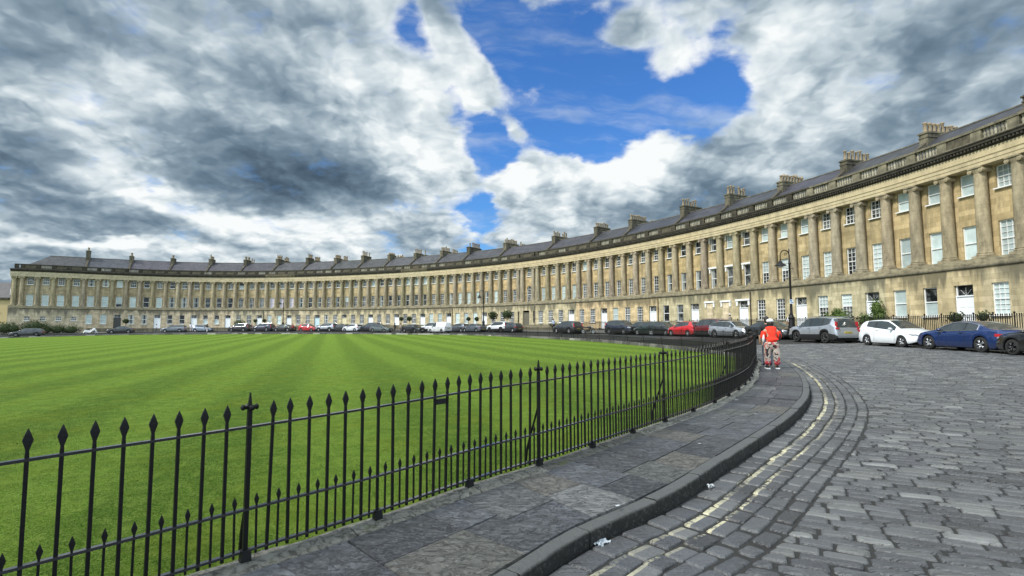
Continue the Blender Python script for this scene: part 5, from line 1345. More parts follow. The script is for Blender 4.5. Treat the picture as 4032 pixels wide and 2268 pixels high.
M_TRIM = plain('black_trim', (.012, .012, .013), .6); M_CHROME = plain('chrome', (.7, .7, .72), .12, 1.); M_HEAD = plain('headlamp', (.32, .35, .38), .4, 0.); M_TAIL = plain('tail_lamp', (.42, .01, .02), .15, coat=1.)
M_PLY = plain('plate_yellow', (.62, .48, .06), .45); M_PLW = plain('plate_white', (.68, .68, .66), .45); M_PLK = plain('plate_letters', (.02, .02, .02), .5)
TYPES = {
 'suv': dict(L=4.6, W=1.86, wb=2.66, r=.355, top=[(-2.3,.62),(-2.28,.92),(-2.2,1.08),(-1.98,1.46),(-1.82,1.60),(-1.3,1.665),(-.5,1.685),(.2,1.66),(.5,1.60),(.95,1.33),(1.3,1.12),(1.45,1.08),(1.9,1.01),(2.15,.92),(2.26,.78),(2.3,.58)],
             belt=[(-2.3,.60),(-2.2,1.0),(-1.8,1.22),(-1.3,1.12),(-.8,1.07),(.8,1.0),(1.4,.98),(2.0,.86),(2.3,.55)], ws=(.5,1.34), rw=(-2.24,-1.86), pil=[(-.05,.05),(-1.12,-1.02)], sg=(-1.72,1.0), clad=True),
 'hatch': dict(L=3.97, W=1.72, wb=2.49, r=.30, top=[(-1.98,.60),(-1.96,.86),(-1.88,1.02),(-1.7,1.30),(-1.55,1.41),(-1.0,1.47),(-.3,1.48),(.15,1.44),(.75,1.14),(1.05,.98),(1.4,.90),(1.75,.80),(1.93,.66),(1.98,.50)],
               belt=[(-1.98,.58),(-1.85,1.0),(-1.4,1.10),(-.8,1.02),(.5,.90),(1.05,.86),(1.6,.74),(1.98,.48)], ws=(.15,1.02), rw=(-1.9,-1.58), pil=[(-.66,-.58)], sg=(-1.28,.78), clad=False),
 'estate': dict(L=4.72, W=1.82, wb=2.78, r=.33, top=[(-2.36,.60),(-2.34,.88),(-2.25,1.02),(-2.0,1.28),(-1.8,1.39),(-1.0,1.46),(0,1.47),(.35,1.43),(1.0,1.10),(1.25,.98),(1.7,.90),(2.1,.80),(2.3,.68),(2.36,.50)],
                belt=[(-2.36,.58),(-2.2,.98),(-1.6,1.0),(-.5,.95),(1.0,.90),(1.3,.88),(2.0,.76),(2.36,.48)], ws=(.38,1.2), rw=(-2.26,-1.84), pil=[(-.28,-.2),(-1.25,-1.17)], sg=(-2.05,1.0), clad=False),
 'saloon': dict(L=4.65, W=1.80, wb=2.78, r=.325, top=[(-2.32,.60),(-2.3,.90),(-2.15,1.0),(-1.75,1.03),(-1.5,1.10),(-1.0,1.34),(-.6,1.42),(0,1.44),(.35,1.40),(.95,1.10),(1.2,.97),(1.7,.90),(2.1,.79),(2.26,.66),(2.32,.50)],
                belt=[(-2.32,.58),(-2.15,.94),(-1.5,.98),(-.5,.93),(1.0,.89),(1.3,.87),(2.0,.76),(2.32,.48)], ws=(.38,1.16), rw=(-1.72,-.98), pil=[(-.2,-.12)], sg=(-1.35,.95), clad=False),
 'coupe': dict(L=4.7, W=1.82, wb=2.84, r=.345, top=[(-2.35,.60),(-2.34,.90),(-2.22,1.01),(-1.95,1.05),(-1.7,1.10),(-1.2,1.28),(-.7,1.385),(-.2,1.405),(.2,1.37),(.8,1.12),(1.1,.97),(1.6,.90),(2.05,.79),(2.28,.66),(2.35,.48)],
               belt=[(-2.35,.58),(-2.2,.95),(-1.5,1.0),(-.8,.97),(.9,.89),(1.3,.86),(2.0,.76),(2.35,.46)], ws=(.22,1.06), rw=(-1.86,-.98), pil=[(-.62,-.55)], sg=(-1.25,.85), clad=False),
 'van': dict(L=4.3, W=1.80, wb=2.70, r=.31, top=[(-2.15,.55),(-2.14,1.5),(-2.08,1.72),(-1.9,1.80),(-1.0,1.83),(.2,1.80),(.55,1.70),(1.1,1.22),(1.3,1.08),(1.75,.95),(2.05,.80),(2.15,.55)],
             belt=[(-2.15,.52),(-2.1,1.08),(-1.0,1.08),(.9,1.02),(1.3,.95),(1.9,.78),(2.15,.5)], ws=(.55,1.26), rw=(9,9), pil=[], sg=(.0,.95), clad=False)}
def wheel_meshes(r, dark):
    mb = MB(); w = .11; mb.lathe([(r * .66, -w * .8), (r * .9, -w), (r * .985, -w * .75), (r, -w * .3), (r, w * .3), (r * .985, w * .75), (r * .9, w), (r * .66, w * .8)], 24, ax=(0, 1, 0), caps=False); ty = mb.mesh('wheel', [M_TYRE], True)
    mb = MB(); mb.lathe([(r * .67, -.05), (r * .67, .095), (r * .62, .10), (r * .60, .05), (.01, .04)], 24, ax=(0, 1, 0), caps=False, mi=1)
    q = Matrix.Rotation(-math.pi / 2, 4, 'X')
    for k in range(5):
        a = 2 * math.pi * k / 5
        for da in (-.12, .12):
            c1, s1 = math.cos(a + da * .4), math.sin(a + da * .4); c2, s2 = math.cos(a + da * 1.5), math.sin(a + da * 1.5)
            mb.tube([(.04 * c1, .085, .04 * s1), (r * .62 * c2, .10, r * .62 * s2)], [.024, .020], 5, mi=0)
    mb.lathe([(.06, .05), (.055, .10), (.01, .105)], 12, ax=(0, 1, 0), mi=0); ri = mb.mesh('rim', [M_RIMD if dark else M_RIM, M_TRIM], True)
    return ty, ri
_wm = {}
def make_car(T, col, dark_rims=False, detail=True):
    t = TYPES[T]; L, W, wb, r = t['L'], t['W'], t['wb'], t['r']
    tx = np.array(t['top']); bx = np.array(t['belt']); e = L / 2
    n = int(L / .055); xs = sorted(set([round(-e + L * k / n, 4) for k in range(n + 1)] + [q for p_ in t['pil'] for q in p_] + list(t['ws']) + [q for q in t['rw'] if abs(q) < e] + list(t['sg'])))
    xs = [x for x in xs if -e <= x <= e]
    Ra = r + .045; arch_x = (wb / 2 - .02, -wb / 2)
    rings = []; fl = []
    for x in xs:
        ef = max(0, (x - (e - .75)) / .75); er = max(0, (-x - (e - .5)) / .5)
        w = W / 2 * (1 - .20 * ef ** 2.4 - .11 * er ** 2.6) * (1 - .10 * (1 if abs(x) > e - .012 else 0))
        zt = float(np.interp(x, tx[:, 0], tx[:, 1])); zb = min(float(np.interp(x, bx[:, 0], bx[:, 1])), zt - .02)
        zl = .20 + .12 * ef ** 3 + .16 * er ** 3
        bulge = 0.
        for ax_ in arch_x:
            dx = abs(x - ax_)
            if dx < Ra: zl = max(zl, r + math.sqrt(Ra * Ra - dx * dx) - .0)
            if dx < Ra + .12: bulge = max(bulge, 1 - max(0, dx - Ra) / .12)
        zl = min(zl, zb - .06)
        w2 = w + .018 * bulge
        f = min(1, max(0, (zt - zb) / .42)); wr = w * (.93 - .22 * f)
        h = zb - zl
        rings.append([(w2 * .955, zl), (w2 * .992, zl + .12 * h), (w2 * 1.0, zl + .42 * h), (w * .985, zl + .76 * h), (w * .955, zb - .012), (w * (.93), zb + .012 * f), (wr, zt - .055 * f - .004), (wr * .9, zt - .016 * f), (wr * .5, zt + .006), (0, zt + .014)]); fl.append(f)
    J = 10; vs = []
    for x, rg_ in zip(xs, rings):
        vs += [(x, y, z) for y, z in rg_] + [(x, -y, z) for y, z in rg_[:-1][::-1]]
    K = 2 * J - 1; groups = {'body': ([], []), 'side_window': ([], []), 'windscreen': ([], []), 'rear_window': ([], [])}
    inr = lambda x, rr_: rr_[0] - 1e-4 <= x <= rr_[1] + 1e-4
    for i in range(len(xs) - 1):
        xm = (xs[i] + xs[i + 1]) / 2
        for j in range(K - 1):
            f = (i * K + j, i * K + j + 1, (i + 1) * K + j + 1, (i + 1) * K + j); seg = j if j < J - 1 else K - 2 - j; g = 'body'; mi = 0
            if seg == 5 and min(fl[i], fl[i + 1]) > .30 and inr(xm, t['sg']) and not any(inr(xm, q) for q in t['pil']): g = 'side_window'
            elif seg in (7, 8) and inr(xm, t['ws']): g = 'windscreen'
            elif seg in (7, 8) and inr(xm, t['rw']): g = 'rear_window'
            elif seg == 6 and inr(xm, t['rw']) : g = 'rear_window' if T in ('hatch', 'suv') else 'body'
            elif (seg == 0 or (seg == 1 and t['clad'] and (h < .3))) and t['clad']: mi = 1
            if g == 'body' and seg == 5 and any(inr(xm, q) for q in t['pil']): mi = 1
            groups[g][0].append(f); groups[g][1].append(mi)
    groups['body'][0].append(tuple(range(K))[::-1]); groups['body'][1].append(0); groups['body'][0].append(tuple((len(xs) - 1) * K + q for q in range(K))); groups['body'][1].append(0)
    root = empty('parked_car')
    for g, (fs, mi) in groups.items():
        if not fs: continue
        for half in ((0,) if g != 'side_window' else (1, -1)):
         sel = [k_ for k_, f in enumerate(fs) if half == 0 or sum(vs[q][1] for q in f) * half > 0]
         fs_ = [fs[k_] for k_ in sel]; mi_ = [mi[k_] for k_ in sel]
         if not fs_: continue
         used = sorted({q for f in fs_ for q in f}); rm = {q: k for k, q in enumerate(used)}
         me = mesh_from(g, [vs[q] for q in used], [tuple(reversed([rm[q] for q in f])) for f in fs_], [PAINT[col], M_TRIM] if g == 'body' else [M_GLASS], mi_)
         sharp_by_angle(me, 38); link(bpy.data.objects.new(g, me), root)
    mb = MB(); mb.box((0, 0, .38), (e - .22, W / 2 * .84, .20)); mb.box((0, 0, .52), (e - .5, W / 2 * .80, .2)); mb.obj('underbody', [M_TRIM], root)
    k = (r, dark_rims)
    if k not in _wm: _wm[k] = wheel_meshes(*k)
    for ax_ in arch_x:
        for s in (-1, 1):
            o = inst('wheel', _wm[k][0], root, (ax_, s * (W / 2 - .115), r)); o2 = inst('rim', _wm[k][1], o, (0, 0, 0), 0 if s > 0 else math.pi)
    zf = float(np.interp(e - .25, tx[:, 0], tx[:, 1])); zr = float(np.interp(-e + .1, bx[:, 0], bx[:, 1]))
    for s in (-1, 1):
        mb = MB(); mb.ball((0, 0, 0), (.23, .15, .075), 10, 6); o = mb.obj('headlight', [M_HEAD], root, smooth=True); o.location = (e - .235, s * W * .36, zf - .12); o.rotation_euler = (0, R(8), s * R(-28))
        mb = MB()
        if T == 'suv': mb.box((.0, 0, .0), (.16, .08, .055)); mb.box((.03, -.03 * s, .22), (.05, .06, .20))
        elif T == 'van': mb.box((0, 0, -.05), (.03, .08, .2))
        else: mb.box((.02, 0, 0), (.13, .12, .06))
        o = mb.obj('tail_light', [M_TAIL], root); o.location = (-e + .115, s * W * (.405 if T != 'suv' else .405), zr - (.04 if T != 'van' else .1)); o.rotation_euler = (0, 0, s * R(14))
        mb = MB(); mb.ball((0, 0, 0), (.10, .11, .075), 10, 6); mb.box((.0, -s * .1, -.03), (.03, .06, .02)); o = mb.obj('wing_mirror', [PAINT[col]], root, smooth=True); o.location = (t['ws'][1] - .42, s * (W / 2 + .07), float(np.interp(t['ws'][1] - .4, bx[:, 0], bx[:, 1])) + .09)
    mb = MB(); mb.box((0, 0, 0), (.03, W * .30, .085)); mb.box((-.02, 0, -.24), (.03, W * .36, .07)); o = mb.obj('grille', [M_TRIM], root); o.location = (e - .035, 0, zf - .22)
    for nm, x, z, mt in (('front_plate', e + .005, zf - .36, M_PLW), ('rear_plate', -e - .004, zr - .30, M_PLY)):
        mb = MB(); mb.box((0, 0, 0), (.012, .26, .055), mi=0)
        sx = 1 if x > 0 else -1
        for q in range(7):
            if q != 4: mb.box((sx * .0125, -.2 + q * .066, 0), (.002, .018, .034), mi=1)
        o = mb.obj(nm, [mt, M_PLK], root); o.location = (x, 0, z)
    if detail:
        for s in (-1, 1):
            for xx in ([.12, -.95] if T in ('suv', 'estate', 'saloon') else [-.45]):
                mb = MB(); mb.box((0, 0, 0), (.095, .016, .016)); o = mb.obj('door_handle', [PAINT[col] if T != 'coupe' else M_TRIM], root); o.location = (xx, s * (W / 2 * .985), float(np.interp(xx, bx[:, 0], bx[:, 1])) - .10)
        zz0 = .26
        for s in (-1, 1):
            for xx in ([.98, 0., -1.05] if T in ('suv', 'estate', 'saloon') else [.78, -.66]):
                zb_ = float(np.interp(xx, bx[:, 0], bx[:, 1])); hh = zb_ - zz0
                pts = [(xx, s * W / 2 * a_, zz0 + hh * c_) for a_, c_ in ((1.001, .06), (1.003, .42), (.990, .76), (.962, .97))]
                if abs(xx + wb / 2) < Ra: pts = pts[1:]
                mb = MB(); mb.tube(pts, .006, 4); mb.obj('door_seam', [M_TRIM], root)
        if T == 'coupe':
            for s in (-1, 1):
                mb = MB(); pts = []
                for xx in np.linspace(.84, -1.28, 22):
                    i_ = int(np.argmin(np.abs(np.array(xs) - xx))); y_, z_ = rings[i_][6]; pts.append((xx, s * (y_ + .012), z_ + .004))
                for xx in np.linspace(-1.28, .84, 12):
                    i_ = int(np.argmin(np.abs(np.array(xs) - xx))); y_, z_ = rings[i_][5]; pts.append((xx, s * (y_ + .012), z_ + .0))
                mb.tube(pts, .02, 5); mb.obj('window_trim', [M_CHROME], root)
        if T == 'suv':
            for s in (-1, 1):
                mb = MB(); mb.tube([(-1.7, s * W * .34, 1.62), (-1.5, s * W * .345, 1.695), (.0, s * W * .345, 1.715), (.35, s * W * .34, 1.65)], .018, 6); mb.obj('roof_rail', [M_CHROME], root)
    return root
_cp = {}
GC = 'cars parked along the crescent'
def car(T, col, s, d, front_right, label, dark=False, near=True, dz=0., turn=0., group=GC, name='parked_car'):
    key = (T, col, dark)
    if key in _cp: o = copy_tree(_cp[key])
    else: o = make_car(T, col, dark); _cp[key] = o
    p, a = crescent(s, d); o.location = (p.x, p.y, gr(p.x, p.y) - .012 + dz)
    h = a if front_right else a + math.pi
    t = Vector((math.cos(h), math.sin(h))); g1 = gr(p.x + t.x * 1.3, p.y + t.y * 1.3); g0 = gr(p.x - t.x * 1.3, p.y - t.y * 1.3); 
    o.rotation_euler = (0, -math.atan2(g1 - g0, 2.6), h + R(turn))
    tag(o, label, 'car' if T != 'van' else 'van', group); o.name = name
    return o
car('suv', 'silver', 170.9, 8.6, False, 'silver off roader with red tail lights, just right of the street lamp', True)
car('hatch', 'white', 177.5, 8.5, True, 'white three door hatchback between the silver off roader and the blue coupe')
car('coupe', 'blue', 182.6, 8.7, False, 'deep blue coupe at the right with chrome window line')
car('saloon', 'black', 187.6, 8.9, False, 'black car cut off by the right edge of the photo', True)
car('estate', 'silver', 158.9, 7.5, True, 'silver estate car facing right with things on its roof')
car('saloon', 'black', 163.6, 7.3, True, 'black car facing right, half hidden behind the woman in red')
car('suv', 'maroon', 154.9, 7.0, False, 'dark maroon car between the bright red car and the silver estate', True)
car('hatch', 'red', 151.6, 7.3, False, 'bright red hatchback facing left')
car('hatch', 'black', 147.8, 7.1, True, 'black hatchback right of the small dark green car')
car('hatch', 'green', 145.4, 7.1, False, 'small dark green hatchback')
car('hatch', 'black', 142.6, 6.3, False, 'black car between the dark navy off roader and the green hatchback')
car('suv', 'navy', 140.3, 7.2, True, 'dark navy off roader facing right with lit chrome wheels')
car('suv', 'dgrey', 129.0, 7.3, False, 'dark grey off roader left of the parked motorbike')
car('suv', 'white', 112.2, 7.1, False, 'white off roader under the oval ball tree', True)
car('hatch', 'dgrey', 115.2, 7.1, False, 'small dark hatchback tucked behind the white off roader')
car('saloon', 'grey', 105.8, 7.2, False, 'grey saloon between the white van and the white off roader')
car('hatch', 'grey', 101.6, 6.9, False, 'grey hatchback seen just right of the white van')
car('van', 'vanwhite', 100.2, 10.3, False, 'small white panel van out in the road', near=False, name='white_van')
car('suv', 'white', 94.6, 7.0, False, 'white off roader behind and left of the white van')
car('saloon', 'black', 92.3, 9.6, True, 'black saloon in the road left of the white van', turn=-4)
car('saloon', 'ggreen', 84.2, 10.0, True, 'grey green saloon out in the road, centre left')
car('suv', 'navy', 78.6, 7.1, False, 'dark navy off roader behind the grey green saloon', True)
car('hatch', 'white', 73.6, 7.1, False, 'far white hatchback left of the navy off roader')
car('suv', 'silver', 66.9, 7.1, False, 'far silver off roader right of the small red car', False)
car('hatch', 'black', 70.3, 6.9, False, 'far black hatchback behind the silver off roader')
car('hatch', 'red', 62.2, 7.1, True, 'far small red hatchback')
car('saloon', 'black', 55.9, 7.2, False, 'far low black saloon below the farthest lamp')
car('suv', 'navy', 50.4, 7.1, False, 'far blue black off roader left of the black saloon')
car('suv', 'black', 44.4, 7.0, False, 'far black off roader below the round dark bush')
car('hatch', 'paleblue', 35.6, 7.1, True, 'far pale blue hatchback')
car('estate', 'grey', 28.9, 7.2, False, 'far grey estate right of the white door')
car('saloon', 'black', 17.9, 8.0, False, 'far black low saloon in front of the open black doorway')
car('estate', 'dgrey', 4.4, 14.2, False, 'dark grey estate alone in the road at the far left')

def motorbike(label, s, d, cover=False, rot=0., right=True):
    p, a = crescent(s, d); root = empty('motorbike', (p.x, p.y, gr(p.x, p.y) - .01), a + rot + (0 if right else math.pi)); tag(root, label, 'motorbike', 'motorbikes by the kerb')
    for x in (-.7, .7):
        mb = MB(); mb.lathe([(.22, -.05), (.30, -.055), (.32, 0), (.30, .055), (.22, .05)], 20, ax=(0, 1, 0), caps=False); o = mb.obj('wheel', [M_TYRE], root, smooth=True); o.location = (x, 0, .32)
        mb = MB(); mb.lathe([(.22, -.02), (.22, .02), (.02, .03)], 16, ax=(0, 1, 0)); mb.obj('rim', [M_RIM], o)
    mb = MB(); mb.tube([(-.7, 0, .32), (-.2, 0, .42), (.1, 0, .4), (.35, 0, .75)], .05, 6); mb.box((0, 0, .45), (.22, .14, .16)); mb.obj('frame', [M_TRIM], root)
    mb = MB(); mb.ball((.12, 0, .86), (.30, .16, .14), 10, 6); mb.tube([(.42, 0, .85), (.7, 0, .33)], .035, 6); mb.obj('fuel_tank', [PAINT['black']], root, smooth=True)
    mb = MB(); mb.ball((-.38, 0, .82), (.36, .13, .08), 10, 6); mb.ball((-.78, 0, .86), (.17, .13, .08), 8, 6); mb.obj('seat', [M_TRIM], root, smooth=True)
    mb = MB(); mb.tube([(.40, -.34, 1.04), (.46, -.1, 1.0), (.46, .1, 1.0), (.40, .34, 1.04)], .02, 6); mb.ball((.40, .34, 1.16), (.03, .08, .05), 8, 4); mb.ball((.40, -.34, 1.16), (.03, .08, .05), 8, 4); mb.obj('handlebar', [M_CHROME], root)
    mb = MB(); mb.ball((.56, 0, .90), .09, 10, 6); mb.obj('headlight', [M_HEAD], root, smooth=True)
    if cover:
        mb = MB(); 
        prof = [(-1.15, .5), (-.9, .92), (-.5, .80), (-.05, .78), (.35, 1.15), (.6, 1.22), (.85, .85), (1.1, .25)]
        vs = []
        for x, z in prof: vs += [(x, -.30, max(.15, z - .45)), (x, -.2, z - .05), (x, 0, z), (x, .2, z - .05), (x, .30, max(.15, z - .45))]
        fs = [(i * 5 + j, (i + 1) * 5 + j, (i + 1) * 5 + j + 1, i * 5 + j + 1) for i in range(len(prof) - 1) for j in range(4)]; mb.add(vs, fs); mb.obj('cover', [M_WHITE], root)
    return root
motorbike('motorbike half covered by a white sheet at the far left', 12.4, 8.2, True)
motorbike('motorbike with chrome mirrors right of the dark grey off roader', 133.4, 7.2, False, R(24))
motorbike('motorbike by the stone pot left of the central door', 113.6, 6.5, False, R(60))

# ------------------------------------------------------------------ people
M_SKIN = plain('skin', (.42, .24, .16), .55); M_HAIRD = plain('dark_hair', (.018, .013, .010), .6); M_HAIRG = plain('grey_hair', (.10, .09, .085), .6)
def cloth(name, col, var=.15, scale=12.): return plain(name, col, .85, var=var, vscale=scale, bump=.3, bscale=30)
M_RED = cloth('orange_red_knit', (.78, .035, .012), .12); M_WHC = cloth('white_cotton', (.66, .66, .68)); M_BLC = cloth('black_cloth', (.012, .012, .014)); M_JEAN = cloth('blue_jeans', (.045, .07, .12)); M_KHAKI = cloth('stone_cloth', (.30, .27, .22)); M_TEAL = cloth('pale_green_cloth', (.36, .52, .46)); M_DRED = cloth('dull_red_cloth', (.22, .03, .03)); M_LBL = cloth('pale_blue_cloth', (.40, .48, .62))
def mat_pattern():
    m, b, bs = new_mat('printed_trousers'); P = b.coord('Object')
    n = b.noise(P, 9., 3, .55, .6); n2 = b.noise(b.vmath('ADD', P, (3.3, 1.7, 2.2)), 8., 3, .55, .5); _, _, z = b.xyz(P)
    c = b.mix(b.mapr(n2, .50, .56), (.40, .355, .31), (.34, .13, .11)); c = b.mix(b.mapr(n, .545, .575), c, (.012, .012, .014))
    c = b.mix(b.mapr(b.math('ADD', n2, b.mapr(z, .32, .12, 0, .3)), .60, .68), c, (.50, .045, .06))
    b.put(bs.inputs['Base Color'], c); bs.inputs['Roughness'].default_value = .85; b.put(bs.inputs['Normal'], b.bump(b.noise(P, 12., 3), .5, .03))
    return m
M_PATT = mat_pattern()
def skin_obj(name, V, E, rad, mat, parent=None, sub=1, fmatf=None, mats=None):
    me = bpy.data.meshes.new(name); me.from_pydata(V, E, []); o = bpy.data.objects.new(name, me); COL.objects.link(o)
    md = o.modifiers.new('s', 'SKIN'); md.use_smooth_shade = True
    for i, r_ in enumerate(rad):
        rr_ = r_ if isinstance(r_, tuple) else (r_, r_); me.skin_vertices[0].data[i].radius = rr_; me.skin_vertices[0].data[i].use_root = (i == 0)
    o.modifiers.new('b', 'SUBSURF').levels = sub
    dg = bpy.context.evaluated_depsgraph_get(); nm = bpy.data.meshes.new_from_object(o.evaluated_get(dg)); COL.objects.unlink(o); bpy.data.objects.remove(o)
    nm.name = name; nm.materials.clear()
    for m_ in (mats or [mat]): nm.materials.append(m_)
    if fmatf:
        for p in nm.polygons: p.material_index = fmatf(p.center)
    for p in nm.polygons: p.use_smooth = True
    return link(bpy.data.objects.new(name, nm), parent)
GPE = 'people in front of the crescent'
def figure(label, loc, rz, H=1.7, top=M_BLC, legs=M_JEAN, hair=M_HAIRD, stride=.12, arms=(.0, .0), shorts=False, hat=None):
    """x = forward; body one continuous surface, head with face, hair as a child"""
    k = H / 1.72; root = empty('person', loc, rz); tag(root, label, 'person', GPE)
    V = [(0, 0, .96), (0, 0, 1.12), (0, 0, 1.30), (.0, 0, 1.44), (.01, 0, 1.52), (.02, 0, 1.60), (.02, 0, 1.68)]; E = [(0, 1), (1, 2), (2, 3), (3, 4), (4, 5), (5, 6)]; Rr = [(.13, .15), (.11, .14), (.12, .17), (.07, .10), .05, (.085, .075), (.075, .065)]
    for s in (-1, 1):
        st = stride * s; b0 = len(V)
        V += [(0, s * .10, .88), (st * .5 + .02, s * .10, .50), (st * .9, s * .10, .10), (st * .9 + .14, s * .11, .04)]; E += [(0, b0), (b0, b0 + 1), (b0 + 1, b0 + 2), (b0 + 2, b0 + 3)]; Rr += [.095, .062, .045, (.04, .035)]
        b0 = len(V); sw = arms[0 if s < 0 else 1] - stride * s * 1.2
        V += [(0, s * .20, 1.40), (sw * .4 - .02, s * .25, 1.14), (sw + .05, s * .24, .92), (sw + .09, s * .23, .84)]; E += [(2, b0), (b0, b0 + 1), (b0 + 1, b0 + 2), (b0 + 2, b0 + 3)]; Rr += [.06, .045, .034, .03]
        for q in range(4):
            j = len(V); V += [(sw + .09 + (q - 1.5) * .018, s * .235, .80), (sw + .10 + (q - 1.5) * .019, s * .23, .765 + abs(q - 1.3) * .006)]; E += [(b0 + 3, j), (j, j + 1)]; Rr += [.010, .008]
        j = len(V); V += [(sw + .12, s * .215, .83), (sw + .135, s * .21, .80)]; E += [(b0 + 3, j), (j, j + 1)]; Rr += [.011, .009]
    V = [(x * k, y * k, z * k) for x, y, z in V]; Rr = [tuple(q * k for q in r_) if isinstance(r_, tuple) else r_ * k for r_ in Rr]
    def fm(c):
        z = c.z / k; side = abs(c.y / k) > .165
        if z > 1.49: return 0
        if side and z < 1.08: return 0
        if z < .07: return 3
        if z < .97: return 2 if not (shorts and z < .52) else 0
        return 1
    skin_obj('body', V, E, Rr, None, root, 1, fm, [M_SKIN, top, legs, M_BLC])
    mb = MB(); mb.ball((.0 * k, 0, 1.665 * k), (.105 * k, .09 * k, .105 * k), 12, 8); mb.ball((-.04 * k, 0, 1.60 * k), (.075 * k, .085 * k, .09 * k), 10, 6); mb.obj('hair', [hair], root, smooth=True)
    mb = MB(); mb.ball((.115 * k, 0, 1.61 * k), (.02 * k, .012 * k, .022 * k), 6, 4); mb.obj('nose', [M_SKIN], root, smooth=True)
    for s in (-1, 1): mb = MB(); mb.ball((.01 * k, s * .085 * k, 1.61 * k), (.018 * k, .012 * k, .03 * k), 6, 4); mb.obj('ear', [M_SKIN], root, smooth=True)
    if hat: mb = MB(); mb.ball((0, 0, 1.70 * k), (.115 * k, .1 * k, .075 * k), 12, 8); mb.box((.12 * k, 0, 1.69 * k), (.06 * k, .06 * k, .006)); mb.obj('cap', [hat], root, smooth=True)
    return root
def fig_c(label, s, d, rz, z=None, **kw):
    p, a = crescent(s, d); zz = (gr(p.x, p.y) - .01) if z is None else z
    return figure(label, (p.x, p.y, zz), a + rz, **kw)
# the woman in red on the near pavement, seen from behind; she walks away (local +x = forward)
wx, wy = 7.90, 16.15; wz = .205
wr_ = empty('person', (wx, wy, wz), R(78)); tag(wr_, 'woman in orange red top, white cap and printed trousers walking away on the pavement', 'person', GPE)
KW = 1.48 / 1.72
def sc(V): return [(x * KW, y * KW, z * KW) for x, y, z in V]
def sr(Q): return [tuple(q * KW for q in r_) if isinstance(r_, tuple) else r_ * KW for r_ in Q]
V = [(0, 0, .94), (.0, 0, 1.12), (.03, 0, 1.28), (.09, 0, 1.43), (.12, 0, 1.50), (.14, 0, 1.58), (.14, 0, 1.66)]; E = [(0, 1), (1, 2), (2, 3), (3, 4), (4, 5), (5, 6)]; Q = [(.15, .16), (.13, .15), (.13, .17), (.07, .10), .052, (.085, .08), (.075, .07)]
for s in (-1, 1):
    b0 = len(V); V += [(0, s * .10, .86), (.03 * s, s * .12, .48), (-.05 * s, s * .13, .10), (.09 - .05 * s, s * .15, .045)]; E += [(0, b0), (b0, b0 + 1), (b0 + 1, b0 + 2), (b0 + 2, b0 + 3)]; Q += [.10, .065, .045, (.045, .038)]
    b0 = len(V); V += [(.05, s * .21, 1.36), (.03, s * .27, 1.10), (.24, s * .20, 1.03), (.31, s * .15, 1.04)]; E += [(2, b0), (b0, b0 + 1), (b0 + 1, b0 + 2), (b0 + 2, b0 + 3)]; Q += [.062, .048, .036, .032]
    for q in range(4):
        j = len(V); V += [(.345, s * .145, 1.065 - q * .018), (.37, s * .115, 1.06 - q * .018), (.365, s * .09, 1.055 - q * .017)]; E += [(b0 + 3, j), (j, j + 1), (j + 1, j + 2)]; Q += [.010, .009, .008]
    j = len(V); V += [(.32, s * .13, 1.075), (.335, s * .105, 1.09)]; E += [(b0 + 3, j), (j, j + 1)]; Q += [.011, .009]
skin_obj('body', sc(V), E, sr(Q), None, wr_, 1, None, [M_SKIN])
skin_obj('jumper', sc([(-.01, 0, .97), (-.01, 0, 1.08), (.01, 0, 1.24), (.04, 0, 1.37), (.09, 0, 1.46), (.03, .17, 1.36), (.03, -.17, 1.36), (-.0, .13, 1.15), (-.0, -.13, 1.15), (-.0, .13, 1.0), (-.0, -.13, 1.0)]), [(0, 1), (1, 2), (2, 3), (3, 4), (3, 5), (3, 6), (1, 7), (1, 8), (0, 9), (0, 10)], sr([.20, .19, .19, .16, .085, .11, .11, .13, .13, .12, .12]), M_RED, wr_, 2)
for s, mt, nm in ((1, M_RED, 'sleeve'), (-1, M_RED, 'sleeve')):
    skin_obj(nm, sc([(.06, s * .22, 1.34), (.05, s * .275, 1.10), (.20, s * .22, 1.04)]), [(0, 1), (1, 2)], sr([.10, .095, .085]), mt, wr_, 2)
skin_obj('trousers', sc([(0, 0, .98), (0, .0, .88), (0, .125, .76), (.03, .15, .46), (-.05, .165, .12), (0, -.125, .76), (-.03, -.15, .46), (.05, -.165, .12)]), [(0, 1), (1, 2), (2, 3), (3, 4), (1, 5), (5, 6), (6, 7)], sr([(.22, .235), (.22, .24), .155, .13, .12, .155, .13, .12]), M_PATT, wr_, 2)
mb = MB(); mb.ball((.13 * KW, 0, 1.685 * KW), (.135 * KW, .122 * KW, .085 * KW), 14, 8); mb.lathe([(.01, .004), (.09, .0), (.095, -.006), (.01, -.002)], 14, c=(.24 * KW, -.045 * KW, 1.665 * KW), sx=1., sy=1.); mb.obj('cap', [M_WHC], wr_, smooth=True)
mb = MB(); mb.ball((.09 * KW, 0, 1.60 * KW), (.12 * KW, .115 * KW, .10 * KW), 12, 8); mb.ball((.05 * KW, 0, 1.53 * KW), (.06 * KW, .09 * KW, .06 * KW), 10, 6); mb.obj('hair', [M_HAIRD], wr_, smooth=True)
for s in (-1, 1): mb = MB(); mb.ball((.15 * KW, s * .105 * KW, 1.585 * KW), (.02, .012, .03), 6, 4); mb.obj('ear', [M_SKIN], wr_, smooth=True)
mb = MB(); mb.ball((.235 * KW, 0, 1.585 * KW), (.02, .014, .022), 6, 4); mb.obj('nose', [M_SKIN], wr_, smooth=True)
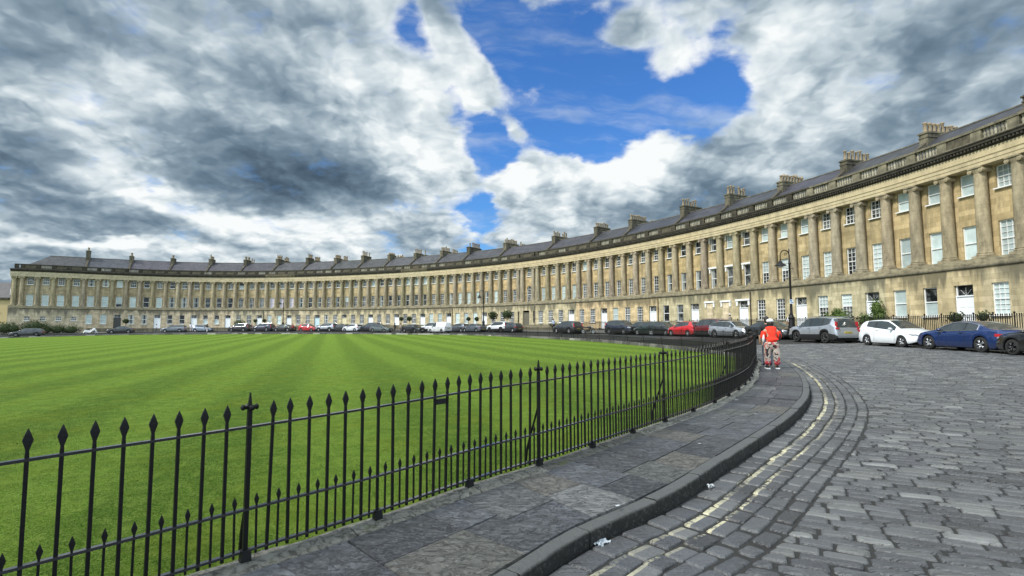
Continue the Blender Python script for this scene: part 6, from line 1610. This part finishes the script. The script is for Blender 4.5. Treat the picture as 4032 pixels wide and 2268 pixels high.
for s in (-1, 1):
    mb = MB(); c_ = ((.05 - .05 * s) * KW, s * .165 * KW, .045); mb.ball((c_[0], c_[1], .065), (.135, .052, .05), 12, 8, mi=0); mb.box((c_[0], c_[1], .016), (.14, .052, .016), mi=1); mb.obj('shoe', [M_BLC, M_WHITE], wr_, smooth=False)
mb = MB(); mb.ball((.04, .225, .94), (.09, .04, .15), 12, 8); o = mb.obj('shoulder_bag', [M_WHC], wr_, smooth=True); o['label'] = 'white bag at her left side'
mb = MB(); mb.ball((.04, -.235, .98), (.09, .04, .14), 12, 8); mb.tube([(.04, -.235, 1.08), (.05, -.20, 1.22), (.06, -.16, 1.27)], .012, 6); o = mb.obj('shoulder_bag', [M_BLC], wr_, smooth=True); o['label'] = 'dark bag at her right side'
figure('dark haired companion almost hidden behind the woman in red', (8.17, 17.0, .215), R(80), H=1.56, top=M_BLC, legs=M_JEAN, hair=M_HAIRD, stride=.06)
fig_c('person in a white striped shirt by the railing right of the near lamp', 161.4, 3.6, R(95), z=1.02, H=1.6, top=M_WHC, legs=M_DRED, hair=M_HAIRG, shorts=True)
fig_c('person in a white cap behind the silver estate car', 154.7, 4.4, R(180), z=1.05, H=1.7, top=M_KHAKI, legs=M_BLC, hat=M_WHC)
fig_c('person in a pale blue shirt left of the dark grey off roader', 123.4, 5.4, R(160), z=.98, H=1.75, top=M_LBL, legs=M_BLC, hair=M_HAIRG)
fig_c('dark dressed person standing in the road between the saloons', 90.4, 12.4, R(90), H=1.75, top=M_BLC, legs=M_BLC)
fig_c('person in grey beside the dark dressed one, left of the black saloon', 91.7, 12.2, R(250), H=1.66, top=M_KHAKI, legs=M_JEAN)
fig_c('person in a pale green top at the lawn edge left of the small red car', 59.6, 11.2, R(180), H=1.7, top=M_TEAL, legs=M_BLC)
fig_c('person in blue behind the far low black saloon', 59.6, 5.0, R(0), z=.95, H=1.7, top=M_LBL, legs=M_BLC)
fig_c('dark dressed person at the lawn edge in front of the small red car', 63.6, 13.2, R(90), H=1.75, top=M_DRED, legs=M_BLC)
fig_c('dark dressed person beside the far pale blue hatchback', 38.6, 10.4, R(90), H=1.7, top=M_BLC, legs=M_WHC)
fig_c('person in white left of the pale blue hatchback by the white door', 31.8, 5.6, R(90), z=.7, H=1.68, top=M_WHC, legs=M_WHC)
fig_c('person in white left of the far grey estate', 24.9, 7.0, R(180), H=1.7, top=M_WHC, legs=M_JEAN)
